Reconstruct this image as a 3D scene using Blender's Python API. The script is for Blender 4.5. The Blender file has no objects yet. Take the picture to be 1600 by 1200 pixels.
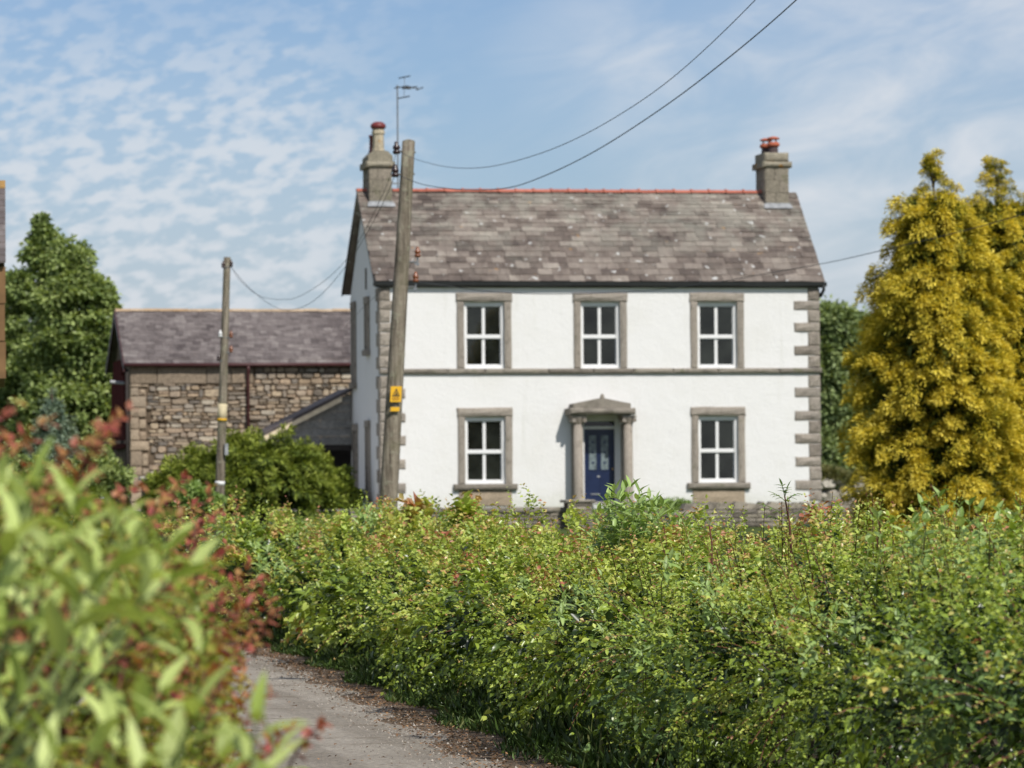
import bpy, math, random
import numpy as np
from mathutils import Matrix, Vector, Euler

# ------------------------------------------------------------------ camera, sky, sun, exposure
C = bpy.context.scene
COL = C.collection
R = math.radians
F = 6555.0                      # focal length in pixels of the 1600 px wide photograph
YAW, PITCH, ROLL = R(10.37), math.atan(173 / F), R(0.45)
CAMZ = 1.7
cam = bpy.data.objects.new('camera', bpy.data.cameras.new('camera'))
COL.objects.link(cam)
C.camera = cam
CM = Matrix.Rotation(-YAW, 3, 'Z') @ Matrix.Rotation(math.pi / 2 + PITCH, 3, 'X') @ Matrix.Rotation(-ROLL, 3, 'Z')
cam.matrix_world = Matrix.Translation((0, 0, CAMZ)) @ CM.to_4x4()
cam.data.sensor_width = 36
cam.data.lens = 36 * F / 1600
cam.data.clip_start = 0.5
cam.data.clip_end = 3000
cam.data.dof.use_dof = True
cam.data.dof.focus_distance = 27
cam.data.dof.aperture_fstop = 6.1
cam.data.dof.aperture_blades = 0

SUN = Vector((0.36, -1.0, 1.08)).normalized()
sun = bpy.data.objects.new('sun', bpy.data.lights.new('sun', 'SUN'))
COL.objects.link(sun)
sun.data.energy = 3.25
sun.data.angle = R(0.53)
sun.data.color = (1.0, 0.955, 0.88)
sun.rotation_euler = SUN.to_track_quat('Z', 'Y').to_euler()
sun.location = (30, -20, 60)

C.view_settings.view_transform = 'Standard'
C.view_settings.look = 'None'
C.view_settings.gamma = 1
C.view_settings.use_curve_mapping = False
C.view_settings.exposure = 0.5
C.cycles.max_bounces = 6
C.cycles.diffuse_bounces = 3
C.cycles.glossy_bounces = 2
C.cycles.transmission_bounces = 3
C.cycles.use_denoising = True
C.cycles.sample_clamp_indirect = 4


class NT:
    """small helper round a node tree"""
    def __init__(s, nt):
        s.nt = nt

    def n(s, typ, **kw):
        nd = s.nt.nodes.new('ShaderNode' + typ)
        for k, v in kw.items():
            if k.startswith('i_'):
                key = k[2:]
                key = int(key) if key.isdigit() else key
                s.put(nd.inputs[key], v)
            else:
                setattr(nd, k, v)
        return nd

    def put(s, sock, v):
        if isinstance(v, bpy.types.NodeSocket):
            s.nt.links.new(v, sock)
        else:
            sock.default_value = v

    def math(s, op, a, b=0.0, c=None, clamp=False):
        nd = s.nt.nodes.new('ShaderNodeMath')
        nd.operation = op
        nd.use_clamp = clamp
        s.put(nd.inputs[0], a)
        s.put(nd.inputs[1], b)
        if c is not None:
            s.put(nd.inputs[2], c)
        return nd.outputs[0]

    def smooth(s, v, a, b):
        nd = s.nt.nodes.new('ShaderNodeMapRange')
        nd.interpolation_type = 'SMOOTHSTEP'
        s.put(nd.inputs[0], v)
        s.put(nd.inputs[1], a)
        s.put(nd.inputs[2], b)
        return nd.outputs[0]

    def mix(s, fac, a, b, mode='MIX'):
        nd = s.nt.nodes.new('ShaderNodeMix')
        nd.data_type = 'RGBA'
        nd.blend_type = mode
        s.put(nd.inputs[0], fac)
        s.put(nd.inputs[6], col(a))
        s.put(nd.inputs[7], col(b))
        return nd.outputs[2]

    def noise(s, vec, scale, detail=3, rough=0.55, dist=0.0):
        nd = s.nt.nodes.new('ShaderNodeTexNoise')
        s.put(nd.inputs['Vector'], vec)
        s.put(nd.inputs['Scale'], scale)
        s.put(nd.inputs['Detail'], detail)
        s.put(nd.inputs['Roughness'], rough)
        s.put(nd.inputs['Distortion'], dist)
        return nd.outputs[0]

    def ramp(s, fac, stops, interp='LINEAR'):
        nd = s.nt.nodes.new('ShaderNodeValToRGB')
        cr = nd.color_ramp
        cr.interpolation = interp
        while len(cr.elements) < len(stops):
            cr.elements.new(1.0)
        for e, (p, c) in zip(cr.elements, stops):
            e.position = p
            e.color = col(c)
        s.put(nd.inputs[0], fac)
        return nd.outputs[0]


def col(c):
    if isinstance(c, bpy.types.NodeSocket):
        return c
    return (c[0], c[1], c[2], 1.0) if len(c) == 3 else c


world = bpy.data.worlds.new('World')
C.world = world
world.use_nodes = True
wt = NT(world.node_tree)
bgn = world.node_tree.nodes['Background']
sky = wt.n('TexSky', sky_type='NISHITA')
sky.sun_disc = False
sky.sun_elevation = math.asin(SUN.z)
sky.sun_rotation = math.atan2(SUN.x, SUN.y)
sky.air_density = 1.0
sky.dust_density = 0.6
sky.ozone_density = 2.2
tc = wt.n('TexCoord')
sep = wt.n('SeparateXYZ', i_0=tc.outputs['Generated'])
az = wt.math('ARCTAN2', sep.outputs[0], sep.outputs[1])        # clockwise from +Y
el = wt.math('ARCSINE', sep.outputs[2])
DEG = math.pi / 180
azd = wt.math('SUBTRACT', wt.math('DIVIDE', az, DEG), 10.37)      # degrees from the view's middle
eld = wt.math('DIVIDE', el, DEG)
# a thin layer of fair weather cloud: clouds laid out in (azimuth, elevation), rows tilted a little
u1 = wt.math('ADD', wt.math('MULTIPLY', azd, 1.0), wt.math('MULTIPLY', eld, 0.35))
v1 = wt.math('SUBTRACT', wt.math('MULTIPLY', eld, 2.0), wt.math('MULTIPLY', azd, 0.42))
pv = wt.n('CombineXYZ', i_0=u1, i_1=v1, i_2=3.7).outputs[0]
warp = wt.noise(pv, 0.9, 2)
puff = wt.noise(pv, 2.35, 3, 0.45, 0.2)
puff2 = wt.noise(pv, 4.4, 3, 0.5, 0.2)
big = wt.noise(wt.n('CombineXYZ', i_0=wt.math('MULTIPLY', azd, 0.33), i_1=wt.math('MULTIPLY', eld, 0.55), i_2=1.3).outputs[0], 1.0, 2, 0.5)
pufft = wt.math('ADD', wt.math('MULTIPLY', puff, 0.7), wt.math('MULTIPLY', puff2, 0.3))
cells = wt.smooth(pufft, 0.36, 0.62)
# altocumulus bank to the left of the house, breaking up to the right of it and higher up
bank = wt.smooth(wt.math('ADD', wt.math('MULTIPLY', azd, -1.0), wt.math('MULTIPLY', wt.math('SUBTRACT', big, 0.5), 4.0)), 0.4, 3.0)
topf = wt.math('MAXIMUM', wt.smooth(wt.math('ADD', eld, wt.math('MULTIPLY', big, 2.0)), 7.8, 5.4), wt.smooth(eld, 8.0, 14.0))  # unseen cloud added back above the view to raise the ambient light
alto = wt.math('MULTIPLY', wt.math('MULTIPLY', cells, bank), wt.math('ADD', wt.math('MULTIPLY', topf, 0.72), 0.28))
veil_l = wt.math('MULTIPLY', wt.math('MULTIPLY', bank, topf), 0.15)
# thin cirrus to the right
cu = wt.math('ADD', wt.math('MULTIPLY', azd, 0.42), wt.math('MULTIPLY', eld, 0.20))
cv = wt.math('SUBTRACT', wt.math('MULTIPLY', eld, 1.15), wt.math('MULTIPLY', azd, 0.30))
cvv = wt.n('CombineXYZ', i_0=cu, i_1=cv, i_2=9.1).outputs[0]
cir = wt.noise(cvv, 1.0, 6, 0.56, 0.45)
cir2 = wt.noise(cvv, 0.55, 2, 0.5)
right = wt.smooth(wt.math('ADD', wt.math('ADD', azd, wt.math('MULTIPLY', wt.smooth(eld, 8.0, 14.0), 8.0)), wt.math('MULTIPLY', wt.math('SUBTRACT', cir2, 0.5), 5.0)), -0.6, 3.6)  # cirrus likewise spread above the view for ambient light
cirf = wt.math('ADD', wt.math('MULTIPLY', wt.smooth(cir, 0.32, 0.80), wt.math('ADD', wt.math('MULTIPLY', right, 0.70), 0.08)), wt.math('MULTIPLY', right, 0.16))
cover = wt.math('MAXIMUM', wt.math('MULTIPLY', alto, 0.78), wt.math('MAXIMUM', cirf, veil_l))
haze = wt.smooth(eld, 5.6, 0.8)
blue = wt.mix(1.0, sky.outputs[0], (0.72, 0.79, 0.96), 'MULTIPLY')
base = wt.mix(wt.math('MULTIPLY', haze, 0.70), blue, (4.7, 5.4, 6.4))
cloudy = wt.mix(wt.math('MULTIPLY', cover, 0.92), base, (7.5, 7.75, 8.15))
wt.put(bgn.inputs[0], cloudy)
bgn.inputs[1].default_value = 0.070
world.cycles.sampling_method = 'MANUAL'
world.cycles.sample_map_resolution = 1024

# ------------------------------------------------------------------ picture <-> place helpers
ST, CT = math.sin(YAW), math.cos(YAW)


def ray(px, py):
    return CM @ Vector(((px - 800) / F, (600 - py) / F, -1.0))


def at(px, py, Y):
    d = ray(px, py)
    return Vector((0, 0, CAMZ)) + d * (Y / d.y)


def atd(px, py, dep):
    d = ray(px, py)
    return Vector((0, 0, CAMZ)) + d * dep


def ax(lat, d, z=0.0):
    return Vector((lat * CT + d * ST, -lat * ST + d * CT, z))


def gz(y):
    """height of the land at distance y: level along the lane, then rising to the house"""
    t = min(1, max(0, (y - 50) / 45.0))
    u = min(1, max(0, (y - 106.05) / 0.3))       # the garden is held up behind its wall
    return 0.80 * t * t * (3 - 2 * t) + 0.52 * u


# ------------------------------------------------------------------ object helpers
WL = {}


def empty(name, loc, label, cat, group=None, rz=0):
    o = bpy.data.objects.new(name, None)
    o.empty_display_size = 0.2
    COL.objects.link(o)
    o.location = loc
    WL[o.name] = Vector(loc)
    o['label'] = label
    o['category'] = cat
    if group:
        o['group'] = group
    return o


def tag(o, label=None, cat=None, group=None, kind=None):
    if label:
        o['label'] = label
    if cat:
        o['category'] = cat
    if group:
        o['group'] = group
    if kind:
        o['kind'] = kind
    return o


def link(o, parent, wloc):
    wloc = Vector(wloc)
    COL.objects.link(o)
    WL[o.name] = wloc
    if parent is not None:
        o.parent = parent
        o.location = wloc - WL[parent.name]
    else:
        o.location = wloc
    return o


class MB:
    """collects faces in world coordinates and links them as one mesh object"""
    def __init__(s):
        s.v, s.f = [], []

    def add(s, vs, fs):
        o = len(s.v)
        s.v += [tuple(v) for v in vs]
        s.f += [tuple(i + o for i in f) for f in fs]
        return s

    def box(s, x0, x1, y0, y1, z0, z1):
        vs = [(x, y, z) for z in (z0, z1) for y in (y0, y1) for x in (x0, x1)]
        return s.add(vs, [(0, 2, 3, 1), (4, 5, 7, 6), (0, 1, 5, 4), (2, 6, 7, 3), (0, 4, 6, 2), (1, 3, 7, 5)])

    def prism(s, pts, y0, y1):
        """polygon pts (x, z) extruded along y; pts anticlockwise as seen from -y"""
        n = len(pts)
        vs = [(x, y0, z) for x, z in pts] + [(x, y1, z) for x, z in pts]
        fs = [tuple(range(n)), tuple(range(2 * n - 1, n - 1, -1))]
        for i in range(n):
            j = (i + 1) % n
            fs.append((i, i + n, j + n, j))
        return s.add(vs, fs)

    def stone(s, x0, x1, z0, z1, y0, y1, ch=0.02, j=0.008, rng=random):
        """a dressed block: flat back, chamfered and uneven rock-faced front at y0"""
        J = lambda: rng.uniform(-j, j)
        ch = min(ch, (x1 - x0) * .3, (z1 - z0) * .3)
        ym = y0 + ch
        w, h = x1 - x0, z1 - z0
        nx = 2 if w < h * 1.4 else 4
        nz = 2 if h < w * 1.4 else 4
        a = [(x0, z0), (x1, z0), (x1, z1), (x0, z1)]
        vs = [(x, y1, z) for x, z in a]
        ring = [(i, 0) for i in range(nx)] + [(nx, k) for k in range(nz)] + [(nx - i, nz) for i in range(nx)] + [(0, nz - k) for k in range(nz)]
        n = len(ring)
        vs += [(x0 + w * i / nx + J() * .35, ym, z0 + h * k / nz + J() * .35) for i, k in ring]
        g0 = len(vs)
        for k in range(nz + 1):
            for i in range(nx + 1):
                edge = i in (0, nx) or k in (0, nz)
                vs.append((x0 + ch + (w - 2 * ch) * i / nx + J() * .8, y0 + (abs(J()) * .6 if edge else -abs(J()) * 1.3), z0 + ch + (h - 2 * ch) * k / nz + J() * .8))
        G = lambda i, k: g0 + k * (nx + 1) + i
        fs = [(3, 2, 1, 0)]
        for q in range(n):
            r = (q + 1) % n
            fs.append((4 + q, 4 + r, G(*ring[r]), G(*ring[q])))
        for k in range(nz):
            for i in range(nx):
                fs.append((G(i, k), G(i + 1, k), G(i + 1, k + 1), G(i, k + 1)))
        for q0, q1, c0, c1 in ((0, nx, 0, 1), (nx, nx + nz, 1, 2), (nx + nz, 2 * nx + nz, 2, 3), (2 * nx + nz, n, 3, 0)):
            fs.append((c0, c1) + tuple(4 + (q % n) for q in range(q1, q0 - 1, -1)))
        return s.add(vs, fs)

    def tube(s, pts, rad, seg=8, cap=True):
        pts = [Vector(p) for p in pts]
        n = len(pts)
        rr = rad if isinstance(rad, (list, tuple)) else [rad] * n
        o = len(s.v)
        for i, p in enumerate(pts):
            t = (pts[min(i + 1, n - 1)] - pts[max(i - 1, 0)]).normalized()
            a = t.orthogonal().normalized() if i == 0 else (a - t * a.dot(t)).normalized()
            b = t.cross(a)
            for k in range(seg):
                g = 2 * math.pi * k / seg
                s.v.append(tuple(p + (a * math.cos(g) + b * math.sin(g)) * rr[i]))
        for i in range(n - 1):
            for k in range(seg):
                m = (k + 1) % seg
                s.f.append((o + i * seg + k, o + i * seg + m, o + (i + 1) * seg + m, o + (i + 1) * seg + k))
        if cap:
            s.f.append(tuple(o + k for k in range(seg - 1, -1, -1)))
            s.f.append(tuple(o + (n - 1) * seg + k for k in range(seg)))
        return s

    def lathe(s, c, prof, seg=14, axis='Z'):
        """profile [(radius, height)] turned about a vertical axis through c"""
        o = len(s.v)
        for r, h in prof:
            for k in range(seg):
                g = 2 * math.pi * k / seg
                if axis == 'Z':
                    s.v.append((c[0] + r * math.cos(g), c[1] + r * math.sin(g), c[2] + h))
                else:
                    s.v.append((c[0] + r * math.cos(g), c[1] - h, c[2] + r * math.sin(g)))
        n = len(prof)
        for i in range(n - 1):
            for k in range(seg):
                m = (k + 1) % seg
                s.f.append((o + i * seg + k, o + i * seg + m, o + (i + 1) * seg + m, o + (i + 1) * seg + k))
        s.f.append(tuple(o + k for k in range(seg - 1, -1, -1)))
        s.f.append(tuple(o + (n - 1) * seg + k for k in range(seg)))
        return s

    def build(s, name, mat, parent=None, smooth=False, loc=None):
        V = np.array(s.v, dtype=np.float64)
        c = (V.min(0) + V.max(0)) / 2 if loc is None else np.array(loc)
        me = bpy.data.meshes.new(name)
        me.from_pydata([tuple(v) for v in (V - c)], [], s.f)
        if mat:
            me.materials.append(mat)
        if smooth:
            me.polygons.foreach_set('use_smooth', [True] * len(me.polygons))
        me.update()
        return link(bpy.data.objects.new(name, me), parent, c)


def np_mesh(name, V, Fc, mat, parent=None, tint=None, loc=None, smooth=False):
    """big meshes from numpy arrays; every face has the same number of corners"""
    V = np.asarray(V, dtype=np.float32)
    c = (V.min(0) + V.max(0)) / 2 if loc is None else np.array(loc, dtype=np.float32)
    V = V - c
    me = bpy.data.meshes.new(name)
    m, k = Fc.shape
    me.vertices.add(len(V))
    me.vertices.foreach_set('co', np.ascontiguousarray(V, np.float32).ravel())
    me.loops.add(m * k)
    me.loops.foreach_set('vertex_index', np.ascontiguousarray(Fc, np.int32).ravel())
    me.polygons.add(m)
    me.polygons.foreach_set('loop_start', np.arange(0, m * k, k, dtype=np.int32))
    me.polygons.foreach_set('loop_total', np.full(m, k, np.int32))
    if smooth:
        me.polygons.foreach_set('use_smooth', np.ones(m, bool))
    me.update(calc_edges=True)
    if tint is not None:
        a = me.attributes.new('tint', 'FLOAT', 'POINT')
        a.data.foreach_set('value', np.asarray(tint, np.float32))
    me.materials.append(mat)
    return link(bpy.data.objects.new(name, me), parent, [float(x) for x in c])


# ------------------------------------------------------------------ materials
def new_mat(name, rough=0.8, spec=0.3):
    m = bpy.data.materials.new(name)
    m.use_nodes = True
    t = NT(m.node_tree)
    b = m.node_tree.nodes['Principled BSDF']
    b.inputs['Roughness'].default_value = rough
    b.inputs['Specular IOR Level'].default_value = spec
    return m, t, b


def bump(t, b, h, strength, dist=0.02):
    nd = t.n('Bump')
    nd.inputs['Strength'].default_value = strength
    nd.inputs['Distance'].default_value = dist
    t.put(nd.inputs['Height'], h)
    t.put(b.inputs['Normal'], nd.outputs[0])


def rnd(t):
    oi = t.n('ObjectInfo')
    g = t.n('NewGeometry')
    return t.math('FRACT', t.math('ADD', oi.outputs['Random'], g.outputs['Random Per Island']))


def pos(t):
    return t.n('NewGeometry').outputs['Position']


def plain(name, c, rough=0.5, spec=0.4, var=0.12, scale=6, bmp=0.0, metal=0):
    m, t, b = new_mat(name, rough, spec)
    n = t.noise(pos(t), scale, 4)
    lo = tuple(x * (1 - var * 1.6) for x in c)
    hi = tuple(min(1, x * (1 + var)) for x in c)
    t.put(b.inputs['Base Color'], t.ramp(n, [(0.3, lo), (0.7, hi)]))
    b.inputs['Metallic'].default_value = metal
    if bmp:
        bump(t, b, t.noise(pos(t), scale * 4, 4), bmp)
    return m


def stone_mat(name, cols, scale=5, bmp=0.6, speck=None, moss=0.0, orange=0.0):
    """stone: each piece takes its own tone from cols, with grain, stains and lichen"""
    m, t, b = new_mat(name, 0.92, 0.15)
    p = pos(t)
    r = rnd(t)
    n = len(cols)
    c = t.ramp(r, [(i / max(1, n - 1), k) for i, k in enumerate(cols)])
    g = t.noise(p, scale * 6, 5, 0.65)
    c = t.mix(0.75, c, t.ramp(g, [(0.25, (0.45, 0.45, 0.45)), (0.5, (0.95, 0.95, 0.95)), (0.75, (1.45, 1.42, 1.38))]), 'MULTIPLY')
    st = t.noise(p, scale * 0.8, 4, 0.6)
    c = t.mix(t.math('MULTIPLY', t.smooth(st, 0.5, 0.72), 0.5), c, tuple(x * 0.5 for x in cols[0]))
    if speck:
        s1 = t.noise(p, scale * 2.6, 2, 0.5)
        c = t.mix(t.math('MULTIPLY', t.smooth(s1, 0.66, 0.72), 0.75), c, speck)
    if orange:
        s2 = t.noise(t.n('VectorMath', operation='ADD', i_0=p, i_1=(7.3, 1.1, 4.2)).outputs[0], scale * 1.1, 3, 0.6)
        c = t.mix(t.math('MULTIPLY', t.smooth(s2, 0.72 - orange, 0.80 - orange), 0.8), c, (0.42, 0.20, 0.03))
    if moss:
        s3 = t.noise(t.n('VectorMath', operation='ADD', i_0=p, i_1=(3.3, 8.1, 1.2)).outputs[0], scale * .7, 4, 0.6)
        c = t.mix(t.math('MULTIPLY', t.smooth(s3, 0.66 - moss, 0.80 - moss), 0.6), c, (0.10, 0.11, 0.045))
    t.put(b.inputs['Base Color'], c)
    bump(t, b, t.noise(p, scale * 5, 5, 0.7), bmp, 0.03)
    return m


def slate_mat(name, cols, patch=(0.55, 1.25), lichen=True, sc=1.0):
    m, t, b = new_mat(name, 0.62, 0.35)
    p = pos(t)
    r = rnd(t)
    pn = t.noise(p, 0.8 * sc, 3, 0.6)
    f = t.math('ADD', t.math('MULTIPLY', r, 0.66), t.math('MULTIPLY', t.smooth(pn, 0.36, 0.64), 0.34))
    n = len(cols)
    c = t.ramp(f, [(i / (n - 1), k) for i, k in enumerate(cols)])
    g = t.noise(t.n('VectorMath', operation='MULTIPLY', i_0=p, i_1=(1, 0.35, 0.35)).outputs[0], 9 * sc, 5, 0.7)
    c = t.mix(0.8, c, t.ramp(g, [(0.25, (0.62, 0.6, 0.6)), (0.5, (1, 1, 1)), (0.78, (1.35, 1.33, 1.3))]), 'MULTIPLY')
    if lichen:
        a = t.noise(t.n('VectorMath', operation='ADD', i_0=p, i_1=(4.1, 2.2, 0.3)).outputs[0], 4.6, 2, 0.5)
        c = t.mix(t.math('MULTIPLY', t.smooth(a, 0.675, 0.715), 0.8), c, (0.50, 0.50, 0.48))
        a2 = t.noise(t.n('VectorMath', operation='ADD', i_0=p, i_1=(9.4, 1.2, 5.3)).outputs[0], 2.4, 3, 0.6)
        c = t.mix(t.math('MULTIPLY', t.smooth(a2, 0.68, 0.74), 0.6), c, (0.36, 0.19, 0.05))
        a3 = t.noise(t.n('VectorMath', operation='ADD', i_0=p, i_1=(1.4, 7.2, 2.3)).outputs[0], 1.2, 5, 0.65)
        zz = t.n('SeparateXYZ', i_0=p).outputs[2]
        hi = t.smooth(zz, 7.6, 9.6)     # paler lichen grows towards the ridge
        c = t.mix(t.math('MULTIPLY', t.math('MULTIPLY', t.smooth(a3, 0.42, 0.66), t.math('ADD', t.math('MULTIPLY', hi, 0.75), 0.10)), 0.6), c, (0.27, 0.265, 0.22))
    t.put(b.inputs['Base Color'], c)
    bump(t, b, t.noise(p, 22 * sc, 4, 0.6), 0.35, 0.01)
    return m


def leaf_mat(name, stops, trans=0.3, rough=0.45, spec=0.35):
    m, t, b = new_mat(name, rough, spec)
    a = t.n('Attribute')
    a.attribute_name = 'tint'
    r = t.n('NewGeometry').outputs['Random Per Island']
    oi = t.n('ObjectInfo').outputs['Random']
    r = t.math('FRACT', t.math('ADD', r, oi))
    f = t.math('ADD', a.outputs['Fac'], t.math('MULTIPLY', t.math('SUBTRACT', r, 0.5), 0.16))
    c = t.ramp(f, stops)
    v = t.math('ADD', t.math('MULTIPLY', r, 0.5), 0.75)
    c2 = t.mix(1.0, c, t.n('CombineColor', i_0=v, i_1=v, i_2=v).outputs[0], 'MULTIPLY')
    t.put(b.inputs['Base Color'], c2)
    tr = t.n('BsdfTranslucent')
    t.put(tr.inputs[0], t.mix(1.0, c2, (1.25, 1.2, 0.55), 'MULTIPLY'))
    mx = t.n('MixShader')
    mx.inputs[0].default_value = trans
    nt = m.node_tree
    nt.links.new(b.outputs[0], mx.inputs[1])
    nt.links.new(tr.outputs[0], mx.inputs[2])
    nt.links.new(mx.outputs[0], nt.nodes['Material Output'].inputs[0])
    return m


def render_mat(name, c, dirt=0.25):
    m, t, b = new_mat(name, 0.9, 0.15)
    p = pos(t)
    n1 = t.noise(p, 0.9, 5, 0.6)
    n2 = t.noise(t.n('VectorMath', operation='MULTIPLY', i_0=p, i_1=(3.2, 3.2, 0.35)).outputs[0], 1.3, 5, 0.65)
    n3 = t.noise(p, 2.6, 5, 0.7)
    cc = t.mix(t.math('MULTIPLY', t.smooth(n1, 0.48, 0.72), dirt), c, (c[0] * .88, c[1] * .87, c[2] * .82))
    cc = t.mix(t.math('MULTIPLY', t.smooth(n2, 0.55, 0.75), dirt * 1.3), cc, (c[0] * .78, c[1] * .78, c[2] * .72))
    cc = t.mix(t.math('MULTIPLY', t.smooth(n3, 0.60, 0.72), dirt * .8), cc, (c[0] * .84, c[1] * .83, c[2] * .76))
    z = t.n('SeparateXYZ', i_0=p).outputs[2]          # algae splashed up from the ground
    al = t.smooth(t.math('ADD', z, t.math('MULTIPLY', n3, 0.9)), 2.35, 1.75)
    cc = t.mix(t.math('MULTIPLY', al, 0.45), cc, (c[0] * .70, c[1] * .72, c[2] * .60))
    t.put(b.inputs['Base Color'], cc)
    h = t.math('ADD', t.noise(p, 12, 5, 0.7), t.math('MULTIPLY', t.noise(p, 2.6, 3), 1.2))
    bump(t, b, h, 0.38, 0.03)
    return m


M = {}
M['white_render'] = render_mat('white_roughcast', (0.705, 0.70, 0.685), 0.28)
M['limestone'] = stone_mat('dressed_limestone', [(0.25, 0.218, 0.182), (0.36, 0.318, 0.268), (0.30, 0.268, 0.23)], 6, 1.0, speck=(0.36, 0.33, 0.29), moss=0.04)
M['apron'] = stone_mat('buff_rubble', [(0.36, 0.29, 0.21), (0.42, 0.35, 0.26)], 4, 0.9)
M['grey_stone'] = stone_mat('grey_stone', [(0.17, 0.15, 0.125), (0.24, 0.215, 0.18), (0.30, 0.27, 0.225)], 4, 0.9, moss=0.05)
M['chimney'] = stone_mat('chimney_stone', [(0.23, 0.205, 0.16), (0.27, 0.235, 0.19)], 3, 0.9, moss=0.07, orange=0.0)
M['chimney_cap'] = stone_mat('chimney_cap_stone', [(0.25, 0.225, 0.17), (0.29, 0.26, 0.20)], 3.5, 0.8, moss=0.05, orange=0.12)
M['slate'] = slate_mat('house_slate', [(0.056, 0.043, 0.037), (0.090, 0.070, 0.059), (0.140, 0.113, 0.095), (0.195, 0.163, 0.138), (0.285, 0.25, 0.212)])
M['barn_slate'] = slate_mat('barn_slate', [(0.062, 0.049, 0.048), (0.112, 0.094, 0.090), (0.152, 0.130, 0.124), (0.21, 0.186, 0.174)], lichen=False, sc=0.8)
M['rubble'] = stone_mat('barn_rubble', [(0.13, 0.118, 0.105), (0.38, 0.285, 0.19), (0.25, 0.215, 0.18), (0.48, 0.38, 0.265), (0.19, 0.168, 0.146), (0.42, 0.315, 0.22), (0.33, 0.29, 0.24), (0.53, 0.46, 0.36)], 4, 0.9)
M['barn_quoin'] = stone_mat('barn_quoin_stone', [(0.24, 0.19, 0.14), (0.38, 0.30, 0.215), (0.30, 0.245, 0.185), (0.33, 0.25, 0.175)], 4, 0.9)
M['barn_lintel'] = stone_mat('barn_lintel_stone', [(0.21, 0.165, 0.12), (0.26, 0.205, 0.15), (0.18, 0.15, 0.12)], 3, 0.9)
M['mortar'] = plain('brown_mortar', (0.15, 0.112, 0.078), 0.95, 0.1, 0.35, 4, 0.6)
M['drystone'] = stone_mat('drystone', [(0.13, 0.115, 0.095), (0.26, 0.23, 0.185), (0.36, 0.32, 0.26), (0.18, 0.16, 0.14)], 5, 0.9, moss=0.06)
M['boulder'] = stone_mat('pale_boulder', [(0.36, 0.33, 0.285), (0.45, 0.42, 0.36), (0.32, 0.29, 0.245)], 2.5, 0.9, moss=0.03)
M['ridge'] = stone_mat('red_ridge_tile', [(0.40, 0.13, 0.09), (0.48, 0.175, 0.125), (0.36, 0.12, 0.085)], 4, 0.4)
M['lichen_tile'] = stone_mat('orange_lichen_tile', [(0.36, 0.20, 0.05), (0.30, 0.19, 0.08)], 5, 0.5)
M['barn_ridge'] = stone_mat('tan_ridge_tile', [(0.40, 0.30, 0.20), (0.46, 0.36, 0.26), (0.38, 0.25, 0.14)], 4, 0.4, orange=0.05)
M['gutter'] = plain('black_gutter', (0.018, 0.020, 0.020), 0.45, 0.4)
M['maroon'] = plain('maroon_paint', (0.060, 0.018, 0.018), 0.5, 0.4)
M['maroon_board'] = plain('dark_red_boards', (0.075, 0.016, 0.014), 0.95, 0.03)
M['white_paint'] = plain('white_paint', (0.74, 0.74, 0.73), 0.4, 0.4, 0.03)
M['glass'] = plain('window_glass', (0.016, 0.018, 0.015), 0.03, 0.5, 0.5, 1.2)
M['navy'] = plain('navy_paint', (0.011, 0.020, 0.060), 0.28, 0.5, 0.1)
M['door_glass'] = plain('frosted_glass', (0.16, 0.20, 0.21), 0.25, 0.5, 0.3, 10)
M['brass'] = plain('brass', (0.42, 0.30, 0.14), 0.35, 0.5, metal=0.8)
M['lead'] = plain('lead_flashing', (0.30, 0.31, 0.32), 0.5, 0.4, 0.2)
M['terracotta'] = plain('terracotta', (0.40, 0.115, 0.065), 0.8, 0.2, 0.25, 12)
M['maroon_pot'] = plain('dark_red_glaze', (0.16, 0.03, 0.028), 0.45, 0.4, 0.25, 12)
M['buff_pot'] = stone_mat('buff_chimney_pot', [(0.42, 0.36, 0.26), (0.46, 0.40, 0.29)], 4, 0.3, orange=0.10)
M['dark_pot'] = plain('sooty_pot', (0.07, 0.05, 0.05), 0.8, 0.2)
M['metal'] = plain('grey_metal', (0.24, 0.25, 0.26), 0.45, 0.5, metal=0.5)
M['black'] = plain('black_plastic', (0.02, 0.02, 0.022), 0.5, 0.4)
M['cream_wood'] = plain('cream_timber', (0.74, 0.62, 0.44), 0.75, 0.2, 0.12, 5)
M['cladding'] = stone_mat('grey_cladding', [(0.21, 0.205, 0.19), (0.26, 0.255, 0.235), (0.235, 0.23, 0.215)], 3, 0.4)
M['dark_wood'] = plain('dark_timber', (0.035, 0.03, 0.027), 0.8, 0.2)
M['orange_wood'] = plain('varnished_timber', (0.185, 0.105, 0.045), 0.75, 0.3, 0.2, 3)
M['yellow'] = plain('yellow_plate', (0.72, 0.40, 0.015), 0.5, 0.4, 0.04)
M['cream_band'] = plain('cream_band', (0.55, 0.47, 0.30), 0.7, 0.3)
M['rust_ceramic'] = plain('rust_ceramic', (0.20, 0.065, 0.025), 0.3, 0.5, 0.2, 20)
M['dark_ceramic'] = plain('dark_brown_ceramic', (0.030, 0.014, 0.014), 0.3, 0.5)
M['wire'] = plain('dark_cable', (0.05, 0.05, 0.055), 0.7, 0.3)
M['bark'] = plain('bark', (0.10, 0.078, 0.058), 0.95, 0.1, 0.3, 6, 0.8)
M['twig'] = plain('reddish_twig', (0.13, 0.052, 0.035), 0.8, 0.2, 0.3, 10)
M['green_stem'] = plain('green_stem', (0.15, 0.19, 0.06), 0.6, 0.3, 0.2, 10)
M['dead_wood'] = plain('dead_grey_wood', (0.34, 0.31, 0.27), 0.9, 0.1)


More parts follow.
